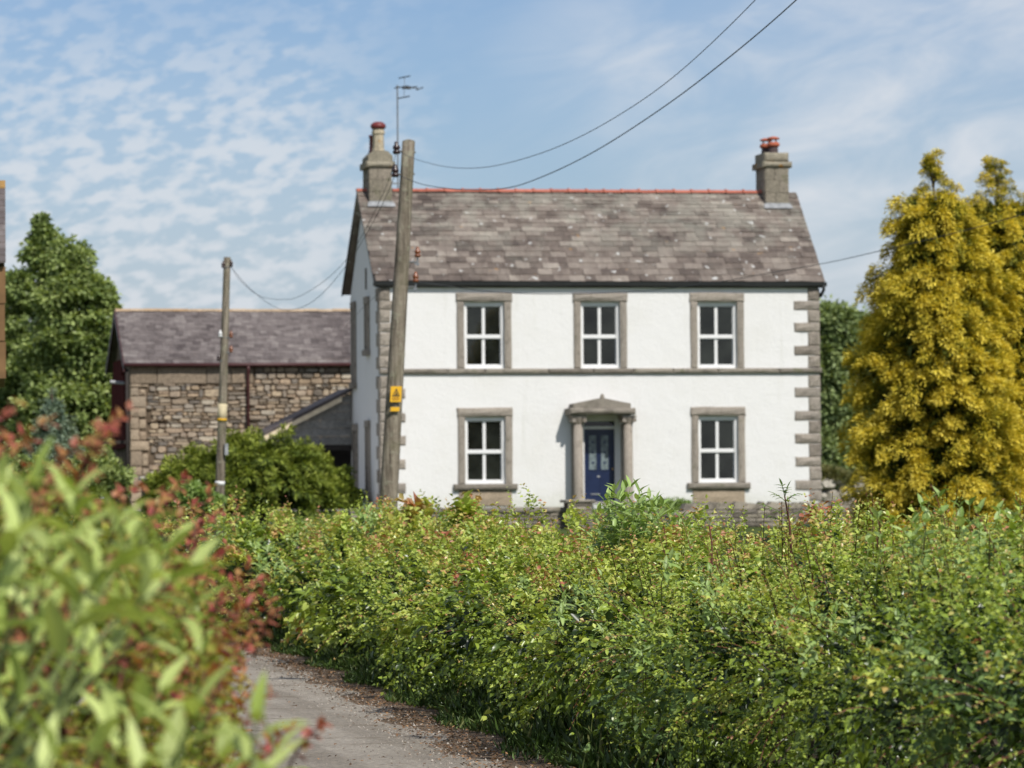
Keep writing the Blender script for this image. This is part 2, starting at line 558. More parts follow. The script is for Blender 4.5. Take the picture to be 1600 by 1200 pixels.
def pole_mat():
    m, t, b = new_mat('weathered_pole', 0.9, 0.15)
    p = pos(t)
    n = t.noise(t.n('VectorMath', operation='MULTIPLY', i_0=p, i_1=(8, 8, 0.7)).outputs[0], 1.6, 6, 0.7)
    c = t.ramp(n, [(0.32, (0.085, 0.070, 0.055)), (0.47, (0.19, 0.160, 0.122)), (0.68, (0.33, 0.290, 0.225))])
    cr = t.noise(t.n('VectorMath', operation='MULTIPLY', i_0=p, i_1=(16, 16, 0.35)).outputs[0], 1.5, 3, 0.6)
    c = t.mix(t.math('MULTIPLY', t.smooth(cr, 0.60, 0.68), 0.75), c, (0.055, 0.045, 0.036))
    li = t.noise(p, 7.0, 5, 0.7)
    c = t.mix(t.math('MULTIPLY', t.smooth(li, 0.54, 0.64), 0.6), c, (0.30, 0.295, 0.215))
    n2 = t.noise(p, 1.6, 4, 0.65)
    c = t.mix(t.math('MULTIPLY', t.smooth(n2, 0.48, 0.68), 0.4), c, (0.13, 0.13, 0.07))
    t.put(b.inputs['Base Color'], c)
    bump(t, b, t.math('ADD', n, t.math('MULTIPLY', li, 0.8)), 1.0, 0.04)
    return m


M['pole'] = pole_mat()

# ------------------------------------------------------------------ the land
def hash_noise(x, y, seed=0):
    return (np.sin(x * 1.7 + seed) * np.sin(y * 1.3 + seed * 2.1) + np.sin(x * 3.1 + y * 2.3 + seed) * .5 + np.sin(x * 7.3 - y * 5.1 + seed * 1.7) * .25) / 1.75


def ground_mat():
    m, t, b = new_mat('meadow_ground', 0.95, 0.1)
    p = pos(t)
    n = t.noise(p, 0.5, 5, 0.6)
    n2 = t.noise(p, 9, 4, 0.7)
    c = t.ramp(n, [(0.3, (0.035, 0.055, 0.014)), (0.55, (0.075, 0.105, 0.026)), (0.75, (0.12, 0.125, 0.045))])
    c = t.mix(0.7, c, t.ramp(n2, [(0.3, (0.5, 0.5, 0.5)), (0.7, (1.35, 1.35, 1.3))]), 'MULTIPLY')
    t.put(b.inputs['Base Color'], c)
    bump(t, b, n2, 0.8, 0.06)
    return m


def strip(name, path, mat, z, cross):
    """a ribbon along path [(left point, right point)] with cross columns"""
    V, Fc = [], []
    for a, b in path:
        for k in range(cross + 1):
            q = a.lerp(b, k / cross)
            V.append((q.x, q.y, gz(q.y) + z))
    n = cross + 1
    for i in range(len(path) - 1):
        for k in range(cross):
            Fc.append((i * n + k, i * n + k + 1, (i + 1) * n + k + 1, (i + 1) * n + k))
    return np_mesh(name, np.array(V), np.array(Fc), mat, smooth=True)


ys = np.concatenate([np.linspace(-60, 40, 26), np.linspace(44, 104, 40), np.array([106.0, 106.12, 106.25, 106.4]), np.linspace(108, 200, 18), np.array([260, 400, 800, 1500, 2500])])
xs = np.concatenate([np.array([-2500, -900, -400, -150]), np.linspace(-80, 100, 60), np.array([170, 420, 900, 2500])])
gv = np.array([(x, y, gz(y)) for y in ys for x in xs])
gi = np.arange(len(gv)).reshape(len(ys), len(xs))
gf = np.stack([gi[:-1, :-1], gi[:-1, 1:], gi[1:, 1:], gi[1:, :-1]], -1).reshape(-1, 4)
g = np_mesh('ground', gv, gf, ground_mat(), smooth=True)
g['kind'] = 'structure'

# foot of the roadside hedge, (sideways, distance) along the view axis
FOOT = [(4.2, -4), (3.65, 2), (2.92, 8), (2.08, 14.5), (1.25, 21), (0.48, 27), (-0.17, 32), (-0.84, 37), (-1.60, 42.4), (-2.42, 47.4), (-3.5, 51), (-5.4, 54), (-8.2, 56.2), (-12.5, 57.6), (-18, 58.5)]


def resample(pts, step):
    P = np.array(pts, float)
    # Catmull-Rom through the points
    out = []
    for i in range(len(P) - 1):
        p0, p1, p2, p3 = P[max(i - 1, 0)], P[i], P[i + 1], P[min(i + 2, len(P) - 1)]
        for t in np.linspace(0, 1, 24, endpoint=False):
            out.append(0.5 * ((2 * p1) + (-p0 + p2) * t + (2 * p0 - 5 * p1 + 4 * p2 - p3) * t ** 2 + (-p0 + 3 * p1 - 3 * p2 + p3) * t ** 3))
    out.append(P[-1])
    out = np.array(out)
    s = np.concatenate([[0], np.cumsum(np.linalg.norm(np.diff(out, axis=0), axis=1))])
    q = np.arange(0, s[-1], step)
    return np.stack([np.interp(q, s, out[:, 0]), np.interp(q, s, out[:, 1])], 1)


foot = resample(FOOT, 0.5)
ft = np.gradient(foot, axis=0)
ft /= np.linalg.norm(ft, axis=1)[:, None]
fn = np.stack([-ft[:, 1], ft[:, 0]], 1)          # towards the lane


def lane_mat():
    m, t, b = new_mat('lane_tarmac', 0.9, 0.2)
    p = pos(t)
    n = t.noise(p, 0.8, 6, 0.66)
    n2 = t.noise(p, 30, 4, 0.8)
    n3 = t.noise(t.n('VectorMath', operation='ADD', i_0=p, i_1=(5.1, 3.3, 0)).outputs[0], 1.9, 6, 0.75)
    tr = t.noise(t.n('VectorMath', operation='MULTIPLY', i_0=p, i_1=(2.6, 0.14, 1)).outputs[0], 1.0, 3, 0.5)   # worn wheel tracks along the lane
    c = t.ramp(n, [(0.3, (0.25, 0.220, 0.182)), (0.5, (0.33, 0.295, 0.248)), (0.72, (0.39, 0.352, 0.30))])
    c = t.mix(t.math('MULTIPLY', t.smooth(tr, 0.44, 0.60), 0.45), c, (0.175, 0.150, 0.118))
    c = t.mix(0.85, c, t.ramp(n2, [(0.25, (0.42, 0.42, 0.42)), (0.5, (1, 1, 1)), (0.75, (1.6, 1.55, 1.5))]), 'MULTIPLY')
    c = t.mix(t.math('MULTIPLY', t.smooth(n3, 0.54, 0.66), 0.6), c, (0.155, 0.122, 0.085))
    t.put(b.inputs['Base Color'], c)
    bump(t, b, n2, 1.0, 0.025)
    return m


def verge_mat():
    m, t, b = new_mat('verge_soil', 0.95, 0.1)
    p = pos(t)
    n = t.noise(p, 5, 5, 0.7)
    t.put(b.inputs['Base Color'], t.ramp(n, [(0.3, (0.06, 0.045, 0.032)), (0.5, (0.14, 0.105, 0.075)), (0.72, (0.24, 0.18, 0.13))]))
    bump(t, b, t.noise(p, 20, 4, 0.7), 1.0, 0.03)
    return m


lp, vr = [], []
for i in range(len(foot)):
    w1 = 0.74 + 0.13 * math.sin(i * 0.9) + 0.06 * math.sin(i * 2.3)
    a = foot[i] + fn[i] * (w1 + 2.55)
    b = foot[i] + fn[i] * w1
    c = foot[i] - fn[i] * 0.8
    e = foot[i] + fn[i] * (w1 + 0.35)
    lp.append((ax(*a), ax(*b)))
    vr.append((ax(*e), ax(*c)))
verge = strip('verge', vr, verge_mat(), 0.004, 3)
verge['kind'] = 'structure'
lane = strip('lane', lp, lane_mat(), 0.008, 6)
lane['kind'] = 'structure'

# unseen pale ground beside the house, added to bounce light onto the gable
m_, t_, b_ = new_mat('bounce_gravel', 0.95, 0.1)
t_.put(b_.inputs['Base Color'], t_.ramp(t_.noise(pos(t_), 7, 5, 0.7), [(0.3, (0.34, 0.315, 0.27)), (0.7, (0.52, 0.485, 0.43))]))
yx0, yx1 = at(250, 780, 113).x, at(596, 780, 113).x - .12
yy = list(np.linspace(107.2, 125.5, 14))
bounce_ground = np_mesh('bounce_ground', np.array([(x, y, gz(y) + .006) for y in yy for x in (yx0, yx1)]), np.array([(2 * i, 2 * i + 1, 2 * i + 3, 2 * i + 2) for i in range(len(yy) - 1)]), m_)
bounce_ground['kind'] = 'structure'

# ------------------------------------------------------------------ slates
RNG = random.Random(7)


def slate_variants(mat, n=6):
    out = []
    for k in range(n):
        J = lambda a: RNG.uniform(-a, a)
        # local: x across (0..1), y up the slope (0..1), z thickness; the lower corners are chipped
        c1, c2 = abs(J(.07)), abs(J(.07))
        pr = [(0.0, c1 * .8), (c1 * .8, 0.0 + J(.01)), (.5, J(.02)), (1 - c2 * .8, J(.01)), (1.0, c2 * .8), (1.0, 1.0), (0.0, 1.0)]
        m = len(pr)
        vs = [(x - .5, y, -0.5) for x, y in pr] + [(x - .5, y, 0.5) for x, y in pr]
        fs = [tuple(range(m - 1, -1, -1)), tuple(range(m, 2 * m))] + [(i, (i + 1) % m, (i + 1) % m + m, i + m) for i in range(m)]
        me = bpy.data.meshes.new('slate')
        me.from_pydata(vs, [], fs)
        me.materials.append(mat)
        me.update()
        out.append(me)
    return out


def lay_slates(parent, mat, x0, x1, ye, ze, yr, zr, rows, wmin, wmax, limit, name='slate', holes=(), thick=(0.012, 0.022)):
    """rows of slates up a slope from eave (ye, ze) to ridge (yr, zr); the first `limit` are objects"""
    var = slate_variants(mat)
    L = math.hypot(yr - ye, zr - ze)
    al = math.atan2(zr - ze, yr - ye)
    tot = sum(rows)
    rows = [r * L / tot for r in rows]
    s, count = 0.0, 0
    rest = MB()
    for i, ex in enumerate(rows):
        x = x0 - RNG.uniform(0, wmin)
        while x < x1 - 0.02:
            w = RNG.uniform(wmin, wmax)
            a, b = max(x, x0), min(x + w, x1)
            x += w
            if b - a < 0.06 or any(h[0] < (a + b) / 2 < h[1] and h[2] < s / L < h[3] for h in holes):
                continue
            th = RNG.uniform(*thick)
            ln = min(ex + 0.09, L - s)
            lift = th * 1.25 + 0.004
            dn = RNG.uniform(-.006, .010)
            y = ye + (s - dn) * math.cos(al) - lift * math.sin(al)
            z = ze + (s - dn) * math.sin(al) + lift * math.cos(al)
            rot = Euler((al - th * .9 / max(ln, .1) + RNG.uniform(-.012, .006), RNG.uniform(-.010, .010), RNG.uniform(-.012, .012)))
            me = RNG.choice(var)
            sc = Vector((b - a - RNG.uniform(.004, .010), ln, th))
            if count < limit:
                o = bpy.data.objects.new(name, me)
                o.rotation_euler = rot
                o.scale = sc
                link(o, parent, ((a + b) / 2, y, z))
            else:
                mt = Matrix.Translation(((a + b) / 2, y, z)) @ rot.to_matrix().to_4x4() @ Matrix.Diagonal((*sc, 1))
                rest.add([mt @ v.co for v in me.vertices], [tuple(p.vertices) for p in me.polygons])
            count += 1
        s += ex
    if rest.v:
        o = rest.build(name, mat, parent)
        o['kind'] = 'stuff'


# ------------------------------------------------------------------ the farmhouse
YF = 113.0


def hx(px, py=600, Y=YF):
    return at(px, py, Y).x


def hz(px, py, Y=YF):
    return at(px, py, Y).z


XL, XR = hx(595.5, 620), hx(1280, 620)
WID = XR - XL
k_m = WID / 684.5              # metres per photo pixel on the facade


def X(px):
    return XL + (px - 595.5) * k_m * 1.0


_zl = {}


def Z(py, px=900):
    return at(px, py, YF).z


ZB = Z(797)                    # bottom of the render
ZE = Z(441)                    # eaves
DEPTH = 5.8
YR = YF + 3.05                 # ridge
ZR = at(900, 299.5, YR).z
house = empty('farmhouse', ((XL + XR) / 2, YF + 3, gz(YF)), 'two-storey white rendered farmhouse with grey stone trim, slate roof and navy door', 'house')

# openings: (x0, x1, z0, z1)
WIN = []
for (a, b, top, bot, up) in ((724, 786, 472, 575.5, 1), (905, 966, 472, 575.5, 1), (1088, 1150, 472, 575.5, 1), (724, 786, 651.5, 756, 0), (1088, 1150.5, 650, 754, 0)):
    cx = (a + b) / 2
    WIN.append((X(a), X(b), Z(bot, cx), Z(top, cx), up))
DOOR = (X(909), X(968), Z(784, 938), Z(655, 938))
ops = [w[:4] for w in WIN] + [DOOR]
xc = sorted(set([XL, XR] + [v for o in ops for v in o[:2]]))
zc = sorted(set([gz(YF) - 0.3, ZE + 0.05] + [v for o in ops for v in o[2:]]))
wall = MB()
for i in range(len(xc) - 1):
    for j in range(len(zc) - 1):
        mx, mz = (xc[i] + xc[i + 1]) / 2, (zc[j] + zc[j + 1]) / 2
        if any(o[0] < mx < o[1] and o[2] < mz < o[3] for o in ops):
            continue
        wall.add([(xc[i], YF, zc[j]), (xc[i + 1], YF, zc[j]), (xc[i + 1], YF, zc[j + 1]), (xc[i], YF, zc[j + 1])], [(0, 1, 2, 3)])
for o in ops:
    a, b, c, d = o
    y2 = YF + 0.34
    wall.add([(a, YF, c), (a, y2, c), (a, y2, d), (a, YF, d)], [(0, 1, 2, 3)])
    wall.add([(b, YF, c), (b, y2, c), (b, y2, d), (b, YF, d)], [(3, 2, 1, 0)])
    wall.add([(a, YF, d), (b, YF, d), (b, y2, d), (a, y2, d)], [(3, 2, 1, 0)])
    wall.add([(a, YF, c), (b, YF, c), (b, y2, c), (a, y2, c)], [(0, 1, 2, 3)])
YB = YF + DEPTH
g0 = gz(YF) - 0.3
for x, fl in ((XL, 1), (XR, 0)):
    pts = [(x, YF, g0), (x, YF, ZE + .05), (x, YR, ZR - 0.16), (x, YB, ZE - 0.20), (x, YB, g0)]
    wall.add(pts, [tuple(range(5)) if fl else tuple(range(4, -1, -1))])
wall.add([(XL, YB, g0), (XR, YB, g0), (XR, YB, ZE - .2), (XL, YB, ZE - .2)], [(3, 2, 1, 0)])
wall.build('wall', M['white_render'], house)


def window(parent, x0, x1, z0, z1, y):
    """sash window, two panes over two; white frame with four dark panes"""
    f = MB()
    t = 0.070
    f.box(x0, x0 + t, y, y + .12, z0, z1)
    f.box(x1 - t, x1, y, y + .12, z0, z1)
    f.box(x0 + t, x1 - t, y, y + .12, z1 - .10, z1)
    f.box(x0 + t, x1 - t, y - .01, y + .12, z0, z0 + .085)
    fr = f.build('window', M['white_paint'], parent)
    zm = z0 + (z1 - z0) * .475
    a, b = x0 + t + .002, x1 - t - .002
    zt, zb = z1 - .102, z0 + .087
    xm = (a + b) / 2
    ml = MB()
    ml.box(a, b, y + .03, y + .10, zm - .033, zm + .043)
    ml.build('meeting_rail', M['white_paint'], fr)
    for (u, v, dy) in ((zm + .045, zt, .045), (zb, zm - .035, .075)):
        br = MB()
        br.box(xm - .018, xm + .018, y + dy, y + dy + .035, u, v)
        br.build('glazing_bar', M['white_paint'], fr)
        for (p, q) in ((a, xm - .020), (xm + .020, b)):
            st = MB()                                      # sash stile round the pane
            st.box(p, p + .022, y + dy, y + dy + .035, u, v)
            st.box(q - .022, q, y + dy, y + dy + .035, u, v)
            st.box(p + .02, q - .02, y + dy + .002, y + dy + .033, u, u + .02)
            st.box(p + .02, q - .02, y + dy + .002, y + dy + .033, v - .02, v)
            st.build('sash', M['white_paint'], fr)
            pn = MB()
            yy = y + dy + .012
            tilt = RNG.uniform(-.004, .004)
            pn.add([(p + .023, yy, u), (q - .023, yy, u), (q - .023, yy + tilt, v), (p + .023, yy + tilt, v), (p + .023, yy + .006, u), (q - .023, yy + .006, u), (q - .023, yy + .006 + tilt, v), (p + .023, yy + .006 + tilt, v)],
                   [(0, 1, 2, 3), (7, 6, 5, 4), (0, 4, 5, 1), (1, 5, 6, 2), (2, 6, 7, 3), (3, 7, 4, 0)])
            pn.build('pane', M['glass'], fr)
    return fr


STR = (Z(584), Z(575.8))        # string course
for (x0, x1, z0, z1, up) in WIN:
    window(house, x0 + .004, x1 - .004, z0 + .004, z1 - .004, YF + .075)
    jw, lh = 11 * k_m, 13.5 * k_m
    y0 = YF - .055
    MB().stone(x0 - jw, x0 - .002, z0 if up == 0 else STR[1] + .004, z1 + .005, y0, YF + .06, .025, .022).build('jamb', M['limestone'], house)
    MB().stone(x1 + .002, x1 + jw, z0 if up == 0 else STR[1] + .004, z1 + .005, y0, YF + .06, .025, .022).build('jamb', M['limestone'], house)
    MB().stone(x0 - jw - .02, x1 + jw + .02, z1 + .01, z1 + lh + .01, y0 - .02, YF + .06, .04, .030).build('lintel', M['limestone'], house)
    if not up:
        MB().stone(x0 - jw - .13, x1 + jw + .13, z0 - 9.5 * k_m, z0 - .004, YF - .13, YF + .06, .03, .012).build('sill', M['grey_stone'], house)
        MB().stone(x0 - jw + .02, x1 + jw - .02, z0 - 34 * k_m, z0 - 9.5 * k_m - .006, YF - .035, YF + .01, .015, .02).build('apron', M['apron'], house)
# string course, in lengths
xs0 = XL - .06
while xs0 < XR + .05:
    xs1 = min(xs0 + RNG.uniform(1.0, 1.9), XR + .07)
    if XR + .07 - xs1 < .5:
        xs1 = XR + .07
    MB().stone(xs0 + .003, xs1 - .003, STR[0], STR[1], YF - .10, YF + .02, .035, .010).build('string_course_block', M['grey_stone'], house)
    xs0 = xs1
MB().box(XL - .06, XL - .004, YF + .025, YB, STR[0], STR[1]).build('string_course_return', M['grey_stone'], house) if False else None

# quoins: long and short blocks by turns, wrapped round both front corners
def quoins(side):
    tops = []
    long_tops = [(470, 484.5), (504, 519), (540, 555.5), (605, 620.5), (642, 657), (677.5, 693), (713.5, 729), (750, 766)]
    prev = 450
    seq = []
    for a, b in long_tops:
        if prev < 575 < a:
            seq.append((prev, 574.5, 0))
            seq.append((585.5, a, 0))
        else:
            seq.append((prev, a, 0))
        seq.append((a, b, 1))
        prev = b
    seq.append((prev, 783, 0))
    for a, b, lng in seq:
        zt, zb = Z(a, 1260), Z(b, 1260)
        if side > 0:
            ln = (39 if lng else 17) * k_m
            m = MB().stone(XR - ln, XR + .035, zb + .006, zt - .006, YF - .045, YF + .02, .035, .026)
            m.box(XR + .004, XR + .034, YF + .021, YF + (.30 if lng else .62), zb + .006, zt - .006)
        else:
            ln = (37 if lng else 15) * k_m
            m = MB().stone(XL - .035, XL + ln, zb + .006, zt - .006, YF - .045, YF + .02, .035, .026)
            m.box(XL - .036 - RNG.uniform(0, .02), XL - .004, YF + .021, YF + (.30 if lng else .62), zb + .006, zt - .006)
        m.build('quoin', M['limestone'], house)


quoins(1)
quoins(-1)
# plinth
x = XL - .10
while x < XR + .08:
    w = min(RNG.uniform(.8, 1.5), XR + .10 - x)
    if not (DOOR[0] - .3 < x + w / 2 < DOOR[1] + .3):
        MB().stone(x + .005, x + w - .005, gz(YF) - .2, ZB + RNG.uniform(.03, .08), YF - .16, YF + .01, .04, .02).build('plinth_stone', M['grey_stone'], house)
    x += w
MB().box(XL - .10, XL - .004, YF + .012, YB, gz(YF) - .2, ZB).build('plinth_return', M['grey_stone'], house)

# stone margins of the gable windows, seen edge on
for (yy0, pt, pb) in ((2.0, 474, 546), (4.6, 482, 598), (2.0, 668, 770), (4.4, 673, 771)):
    Y0 = YF + yy0
    zt, zb = at(560, pt, Y0).z, at(560, pb, Y0).z
    wd = 0.34
    mg = MB().box(XL - .075, XL - .004, Y0, Y0 + .16, zb, zt)
    mg.box(XL - .075, XL - .004, Y0 + .16 + wd, Y0 + .32 + wd, zb, zt)
    mg.box(XL - .085, XL - .004, Y0 - .03, Y0 + .35 + wd, zt + .002, zt + .2)
    mg.box(XL - .13, XL - .004, Y0 - .06, Y0 + .38 + wd, zb - .16, zb - .002)
    mo = mg.build('window_margin', M['limestone'], house)
    MB().box(XL - .03, XL - .004, Y0 + .163, Y0 + .157 + wd, zb + .002, zt - .002).build('pane', M['glass'], mo)
zt, zb = at(565, 419, YF + 2.6).z, at(565, 452, YF + 2.6).z
MB().box(XL - .02, XL - .003, YF + 2.5, YF + 2.75, zb, zt).build('vent_slit', M['grey_stone'], house)

# door case
dx0, dx1, dz0, dz1 = DOOR
for (a, b) in ((892.5, 907.5), (970.5, 985)):
    cx0, cx1 = X(a) - .088, X(b) - .088
    cm = (cx0 + cx1) / 2
    zt_, zb_ = Z(663, 938), Z(786, 938)
    c = MB()
    rr = (cx1 - cx0) / 2
    c.lathe((cm, YF - .42, zb_), [(rr * 1.25, 0), (rr * 1.25, .08), (rr * 1.02, .11), (rr, .16), (rr * .94, (zt_ - zb_))], 16)
    co = c.build('column', M['limestone'], house, True)
    cp = MB()
    cp.lathe((cm, YF - .42, zt_), [(rr * .95, 0), (rr * 1.15, .03), (rr * 1.2, .07), (rr * 1.45, .14), (rr * 1.5, .17)], 16)
    cp.box(cm - rr * 1.5, cm + rr * 1.5, YF - .62, YF + .01, zt_ + .172, Z(649.5, 938))
    for sx in (-1, 1):                                    # scrolls
        cp.tube([(cm + sx * rr * 1.1, YF - .63, zt_ + .10), (cm + sx * rr * 1.1, YF - .05, zt_ + .10)], .055, 10)
    cp.build('capital', M['limestone'], co, False)
    MB().stone(cm - rr * .9, cm + rr * .9, zb_, zt_, YF - .05, YF + .02, .01, .006).build('pilaster', M['limestone'], house)
zl0, zl1 = Z(648.5, 938), Z(638.5, 938)
MB().stone(X(887) - .15, X(990) - .15, zl0, zl1, YF - .74, YF + .01, .05, .010).build('door_ledge', M['grey_stone'], house)
pd = MB()
PS = -.125
pp = [(X(893), zl1 + .004), (X(982), zl1 + .004), (X(982), Z(631.5)), (X(960), Z(627)), (X(938), Z(622.5)), (X(916), Z(627)), (X(893), Z(631.5))]
pd.prism([(x_ + PS, z_) for x_, z_ in pp], YF - .62, YF + .01)
pdo = pd.build('pediment', M['grey_stone'], house)
MB().lathe((X(937.5) - .10, YF - .50, Z(623.5)), [(.06, 0), (.07, .04), (.045, .07), (.055, .10), (.02, .13)], 10).build('finial', M['grey_stone'], pdo, True)
# white door frame, transom light, navy door
fy = YF + .26
df = MB()
df.box(dx0 + .003, dx0 + .04, fy, fy + .09, dz0, dz1 - .003)
df.box(dx1 - .155, dx1 - .003, fy - .02, fy + .09, dz0, dz1 - .003)
df.box(dx0 + .04, dx1 - .155, fy, fy + .09, dz1 - .05, dz1 - .003)
df.box(dx0 + .04, dx1 - .155, fy - .03, fy + .09, Z(670.5), Z(666))
dfo = df.build('door_frame', M['white_paint'], house)
MB().box(dx0 + .042, dx1 - .157, fy + .03, fy + .04, Z(666) + .002, dz1 - .052).build('transom_light', M['glass'], dfo)
d0, d1 = dx0 + .042, dx1 - .157
zt_ = Z(670.5) - .004
zb_ = dz0 + .002
door = MB().box(d0, d1, fy + .03, fy + .075, zb_, zt_)
dw = d1 - d0
lights = [(d0 + dw * .17, d0 + dw * .41), (d0 + dw * .56, d0 + dw * .80)]
lz0, lz1 = Z(734), Z(680)
for (a, b) in lights:                                    # raised mouldings
    for (p, q, r, s_) in ((a - .03, b + .03, lz1, lz1 + .03), (a - .03, b + .03, lz0 - .03, lz0), (a - .03, a, lz0, lz1), (b, b + .03, lz0, lz1)):
        door.box(p, q, fy + .015, fy + .029, r, s_)
    door.box(a - .02, b + .02, fy + .018, fy + .029, zb_ + .18, lz0 - .16)
do = door.build('door', M['navy'], house)
for (a, b) in lights:
    gl = MB().box(a + .002, b - .002, fy + .022, fy + .0295, lz0 + .002, lz1 - .002).build('door_light', M['door_glass'], do)
    for k in range(3):
        zc_ = lz0 + (lz1 - lz0) * (.2 + .3 * k)
        xm_ = (a + b) / 2
        MB().lathe((xm_, fy + .0215, zc_), [(.045, 0), (.02, .004)], 4, 'Y').build('leaded_diamond', M['navy'], do)
MB().lathe((d1 - .06, fy + .029, Z(733)), [(.018, 0), (.018, .03), (.035, .045), (.03, .07)], 10, 'Y').build('door_knob', M['brass'], do, True)
MB().box(d0 + dw * .28, d0 + dw * .52, fy + .02, fy + .0285, Z(746) , Z(743.5)).build('letter_plate', M['lead'], do)
MB().box(d0 + dw * .22, d0 + dw * .52, fy + .012, fy + .0175, Z(773), Z(771.5)).build('kick_plate', M['lead'], do)
MB().box(dx0 - .35, dx1 + .35, YF - .95, YF + .25, gz(YF), dz0 - .005).build('doorstep', M['grey_stone'], house)

# roof
YE = YF - .10
ZE2 = Z(440)
RX0, RX1 = XL - .20, XR + .17
AL = math.atan2(ZR - ZE2, YR - YE)
rf = MB()
t_ = .10
YB2, ZB2 = YB + .42, ZR - (YB + .42 - YR) * math.tan(AL) * 0.985
pr = [(YE, ZE2), (YR, ZR), (YB2, ZB2), (YB2, ZB2 - t_), (YR, ZR - t_ * 1.3), (YE, ZE2 - t_)]
n = len(pr)
rf.add([(RX0 + .01, y, z) for y, z in pr] + [(RX1 - .01, y, z) for y, z in pr],
       [tuple(range(n)), tuple(range(2 * n - 1, n - 1, -1))] + [(i, i + n, (i + 1) % n + n, (i + 1) % n) for i in range(n)])
roof = rf.build('roof', M['slate'], house)
rows = [0.30, .30, .29, .28, .27, .26, .25, .24, .23, .22, .21, .20, .195, .19, .185, .18, .175, .17, .165, .16]
LCH = (hx(577, 300, YR), hx(612.5, 300, YR))
RCH = (hx(1196, 300, YR), hx(1232.5, 300, YR))
lay_slates(roof, M['slate'], RX0, RX1, YE - .03, ZE2 - .01, YR, ZR + .005, rows, .24, .56, 300)
# slates hanging on the left verge edge: barge board
for (y0, z0, y1, z1) in ((YE - .02, ZE2 - .14, YR, ZR - .12), (YR, ZR - .12, YB2 + .02, ZB2 - .14)):
    b = MB()
    for xx in (RX0 + .012, RX1 - .05):
        b = MB()
        b.add([(xx, y0, z0), (xx + .035, y0, z0), (xx + .035, y1, z1), (xx, y1, z1), (xx, y0, z0 + .13), (xx + .035, y0, z0 + .13), (xx + .035, y1, z1 + .13), (xx, y1, z1 + .13)],
              [(0, 1, 5, 4), (1, 2, 6, 5), (2, 3, 7, 6), (3, 0, 4, 7), (4, 5, 6, 7), (3, 2, 1, 0)])
        b.build('bargeboard', M['gutter'], roof)
# ridge tiles
nt_ = 25
wti = (RX1 - RX0) / nt_
prf = []
for k in range(7):
    g_ = math.pi * (k / 6)
    prf.append((-math.cos(g_) * .13, math.sin(g_) * .085))
rme = {}
for i in range(nt_):
    xa = RX0 + i * wti
    if LCH[0] < xa + wti / 2 < LCH[1] or RCH[0] < xa + wti / 2 < RCH[1]:
        continue
    rt = MB()
    dz = RNG.uniform(-.006, .006)
    for (u0, u1, sc_) in ((xa + .004, xa + wti - .055, 1.0), (xa + wti - .055, xa + wti - .002, 1.32)):
        m_ = len(prf)
        vs = [(u0, YR + p * sc_, ZR - .02 + q * sc_ + dz) for p, q in prf] + [(u1, YR + p * sc_, ZR - .02 + q * sc_ + dz) for p, q in prf]
        rt.add(vs, [(k, k + 1, k + 1 + m_, k + m_) for k in range(m_ - 1)] + [tuple(range(m_ - 1, -1, -1)), tuple(range(m_, 2 * m_))])
    rt.build('ridge_tile', M['ridge'], roof)
# gutter and downpipe
gt = MB()
gp = [(YE - .0, ZE2 - .02), (YE - .01, ZE2 - .11), (YE - .05, ZE2 - .14), (YE - .09, ZE2 - .11), (YE - .10, ZE2 - .015), (YE - .088, ZE2 - .015), (YE - .05, ZE2 - .07), (YE - .012, ZE2 - .06)]
n = len(gp)
gt.add([(RX0 - .02, y, z) for y, z in gp] + [(RX1 + .03, y, z) for y, z in gp],
       [tuple(range(n - 1, -1, -1)), tuple(range(n, 2 * n))] + [(i, (i + 1) % n, (i + 1) % n + n, i + n) for i in range(n)])
gt.build('gutter', M['gutter'], house)
MB().box(RX0 + .05, RX1 - .05, YF - .095, YF - .07, ZE2 - .17, ZE2 - .103).build('fascia', M['gutter'], house)
MB().box(XL - .02, XR + .02, YF - .069, YF - .002, ZE2 - .15, ZE2 - .12).build('soffit', M['white_paint'], house)
MB().tube([(RX1 - .06, YE - .10, ZE2 - .1), (RX1 - .06, YE - .10, ZE2 - .22), (RX1 - .08, YF + .05, ZE2 - .38), (XR + .07, YF + .75, ZE2 - .45), (XR + .07, YF + .75, gz(YF))], .045, 10).build('downpipe', M['gutter'], house, True)
fl = MB().box(XR + .03, XR + .16, YF + 1.0, YF + 1.05, ZE2 - .30, ZE2 - .26)
fl.box(XR + .16, XR + .34, YF + .92, YF + 1.08, ZE2 - .33, ZE2 - .25)
fl.build('security_lamp', M['black'], house)


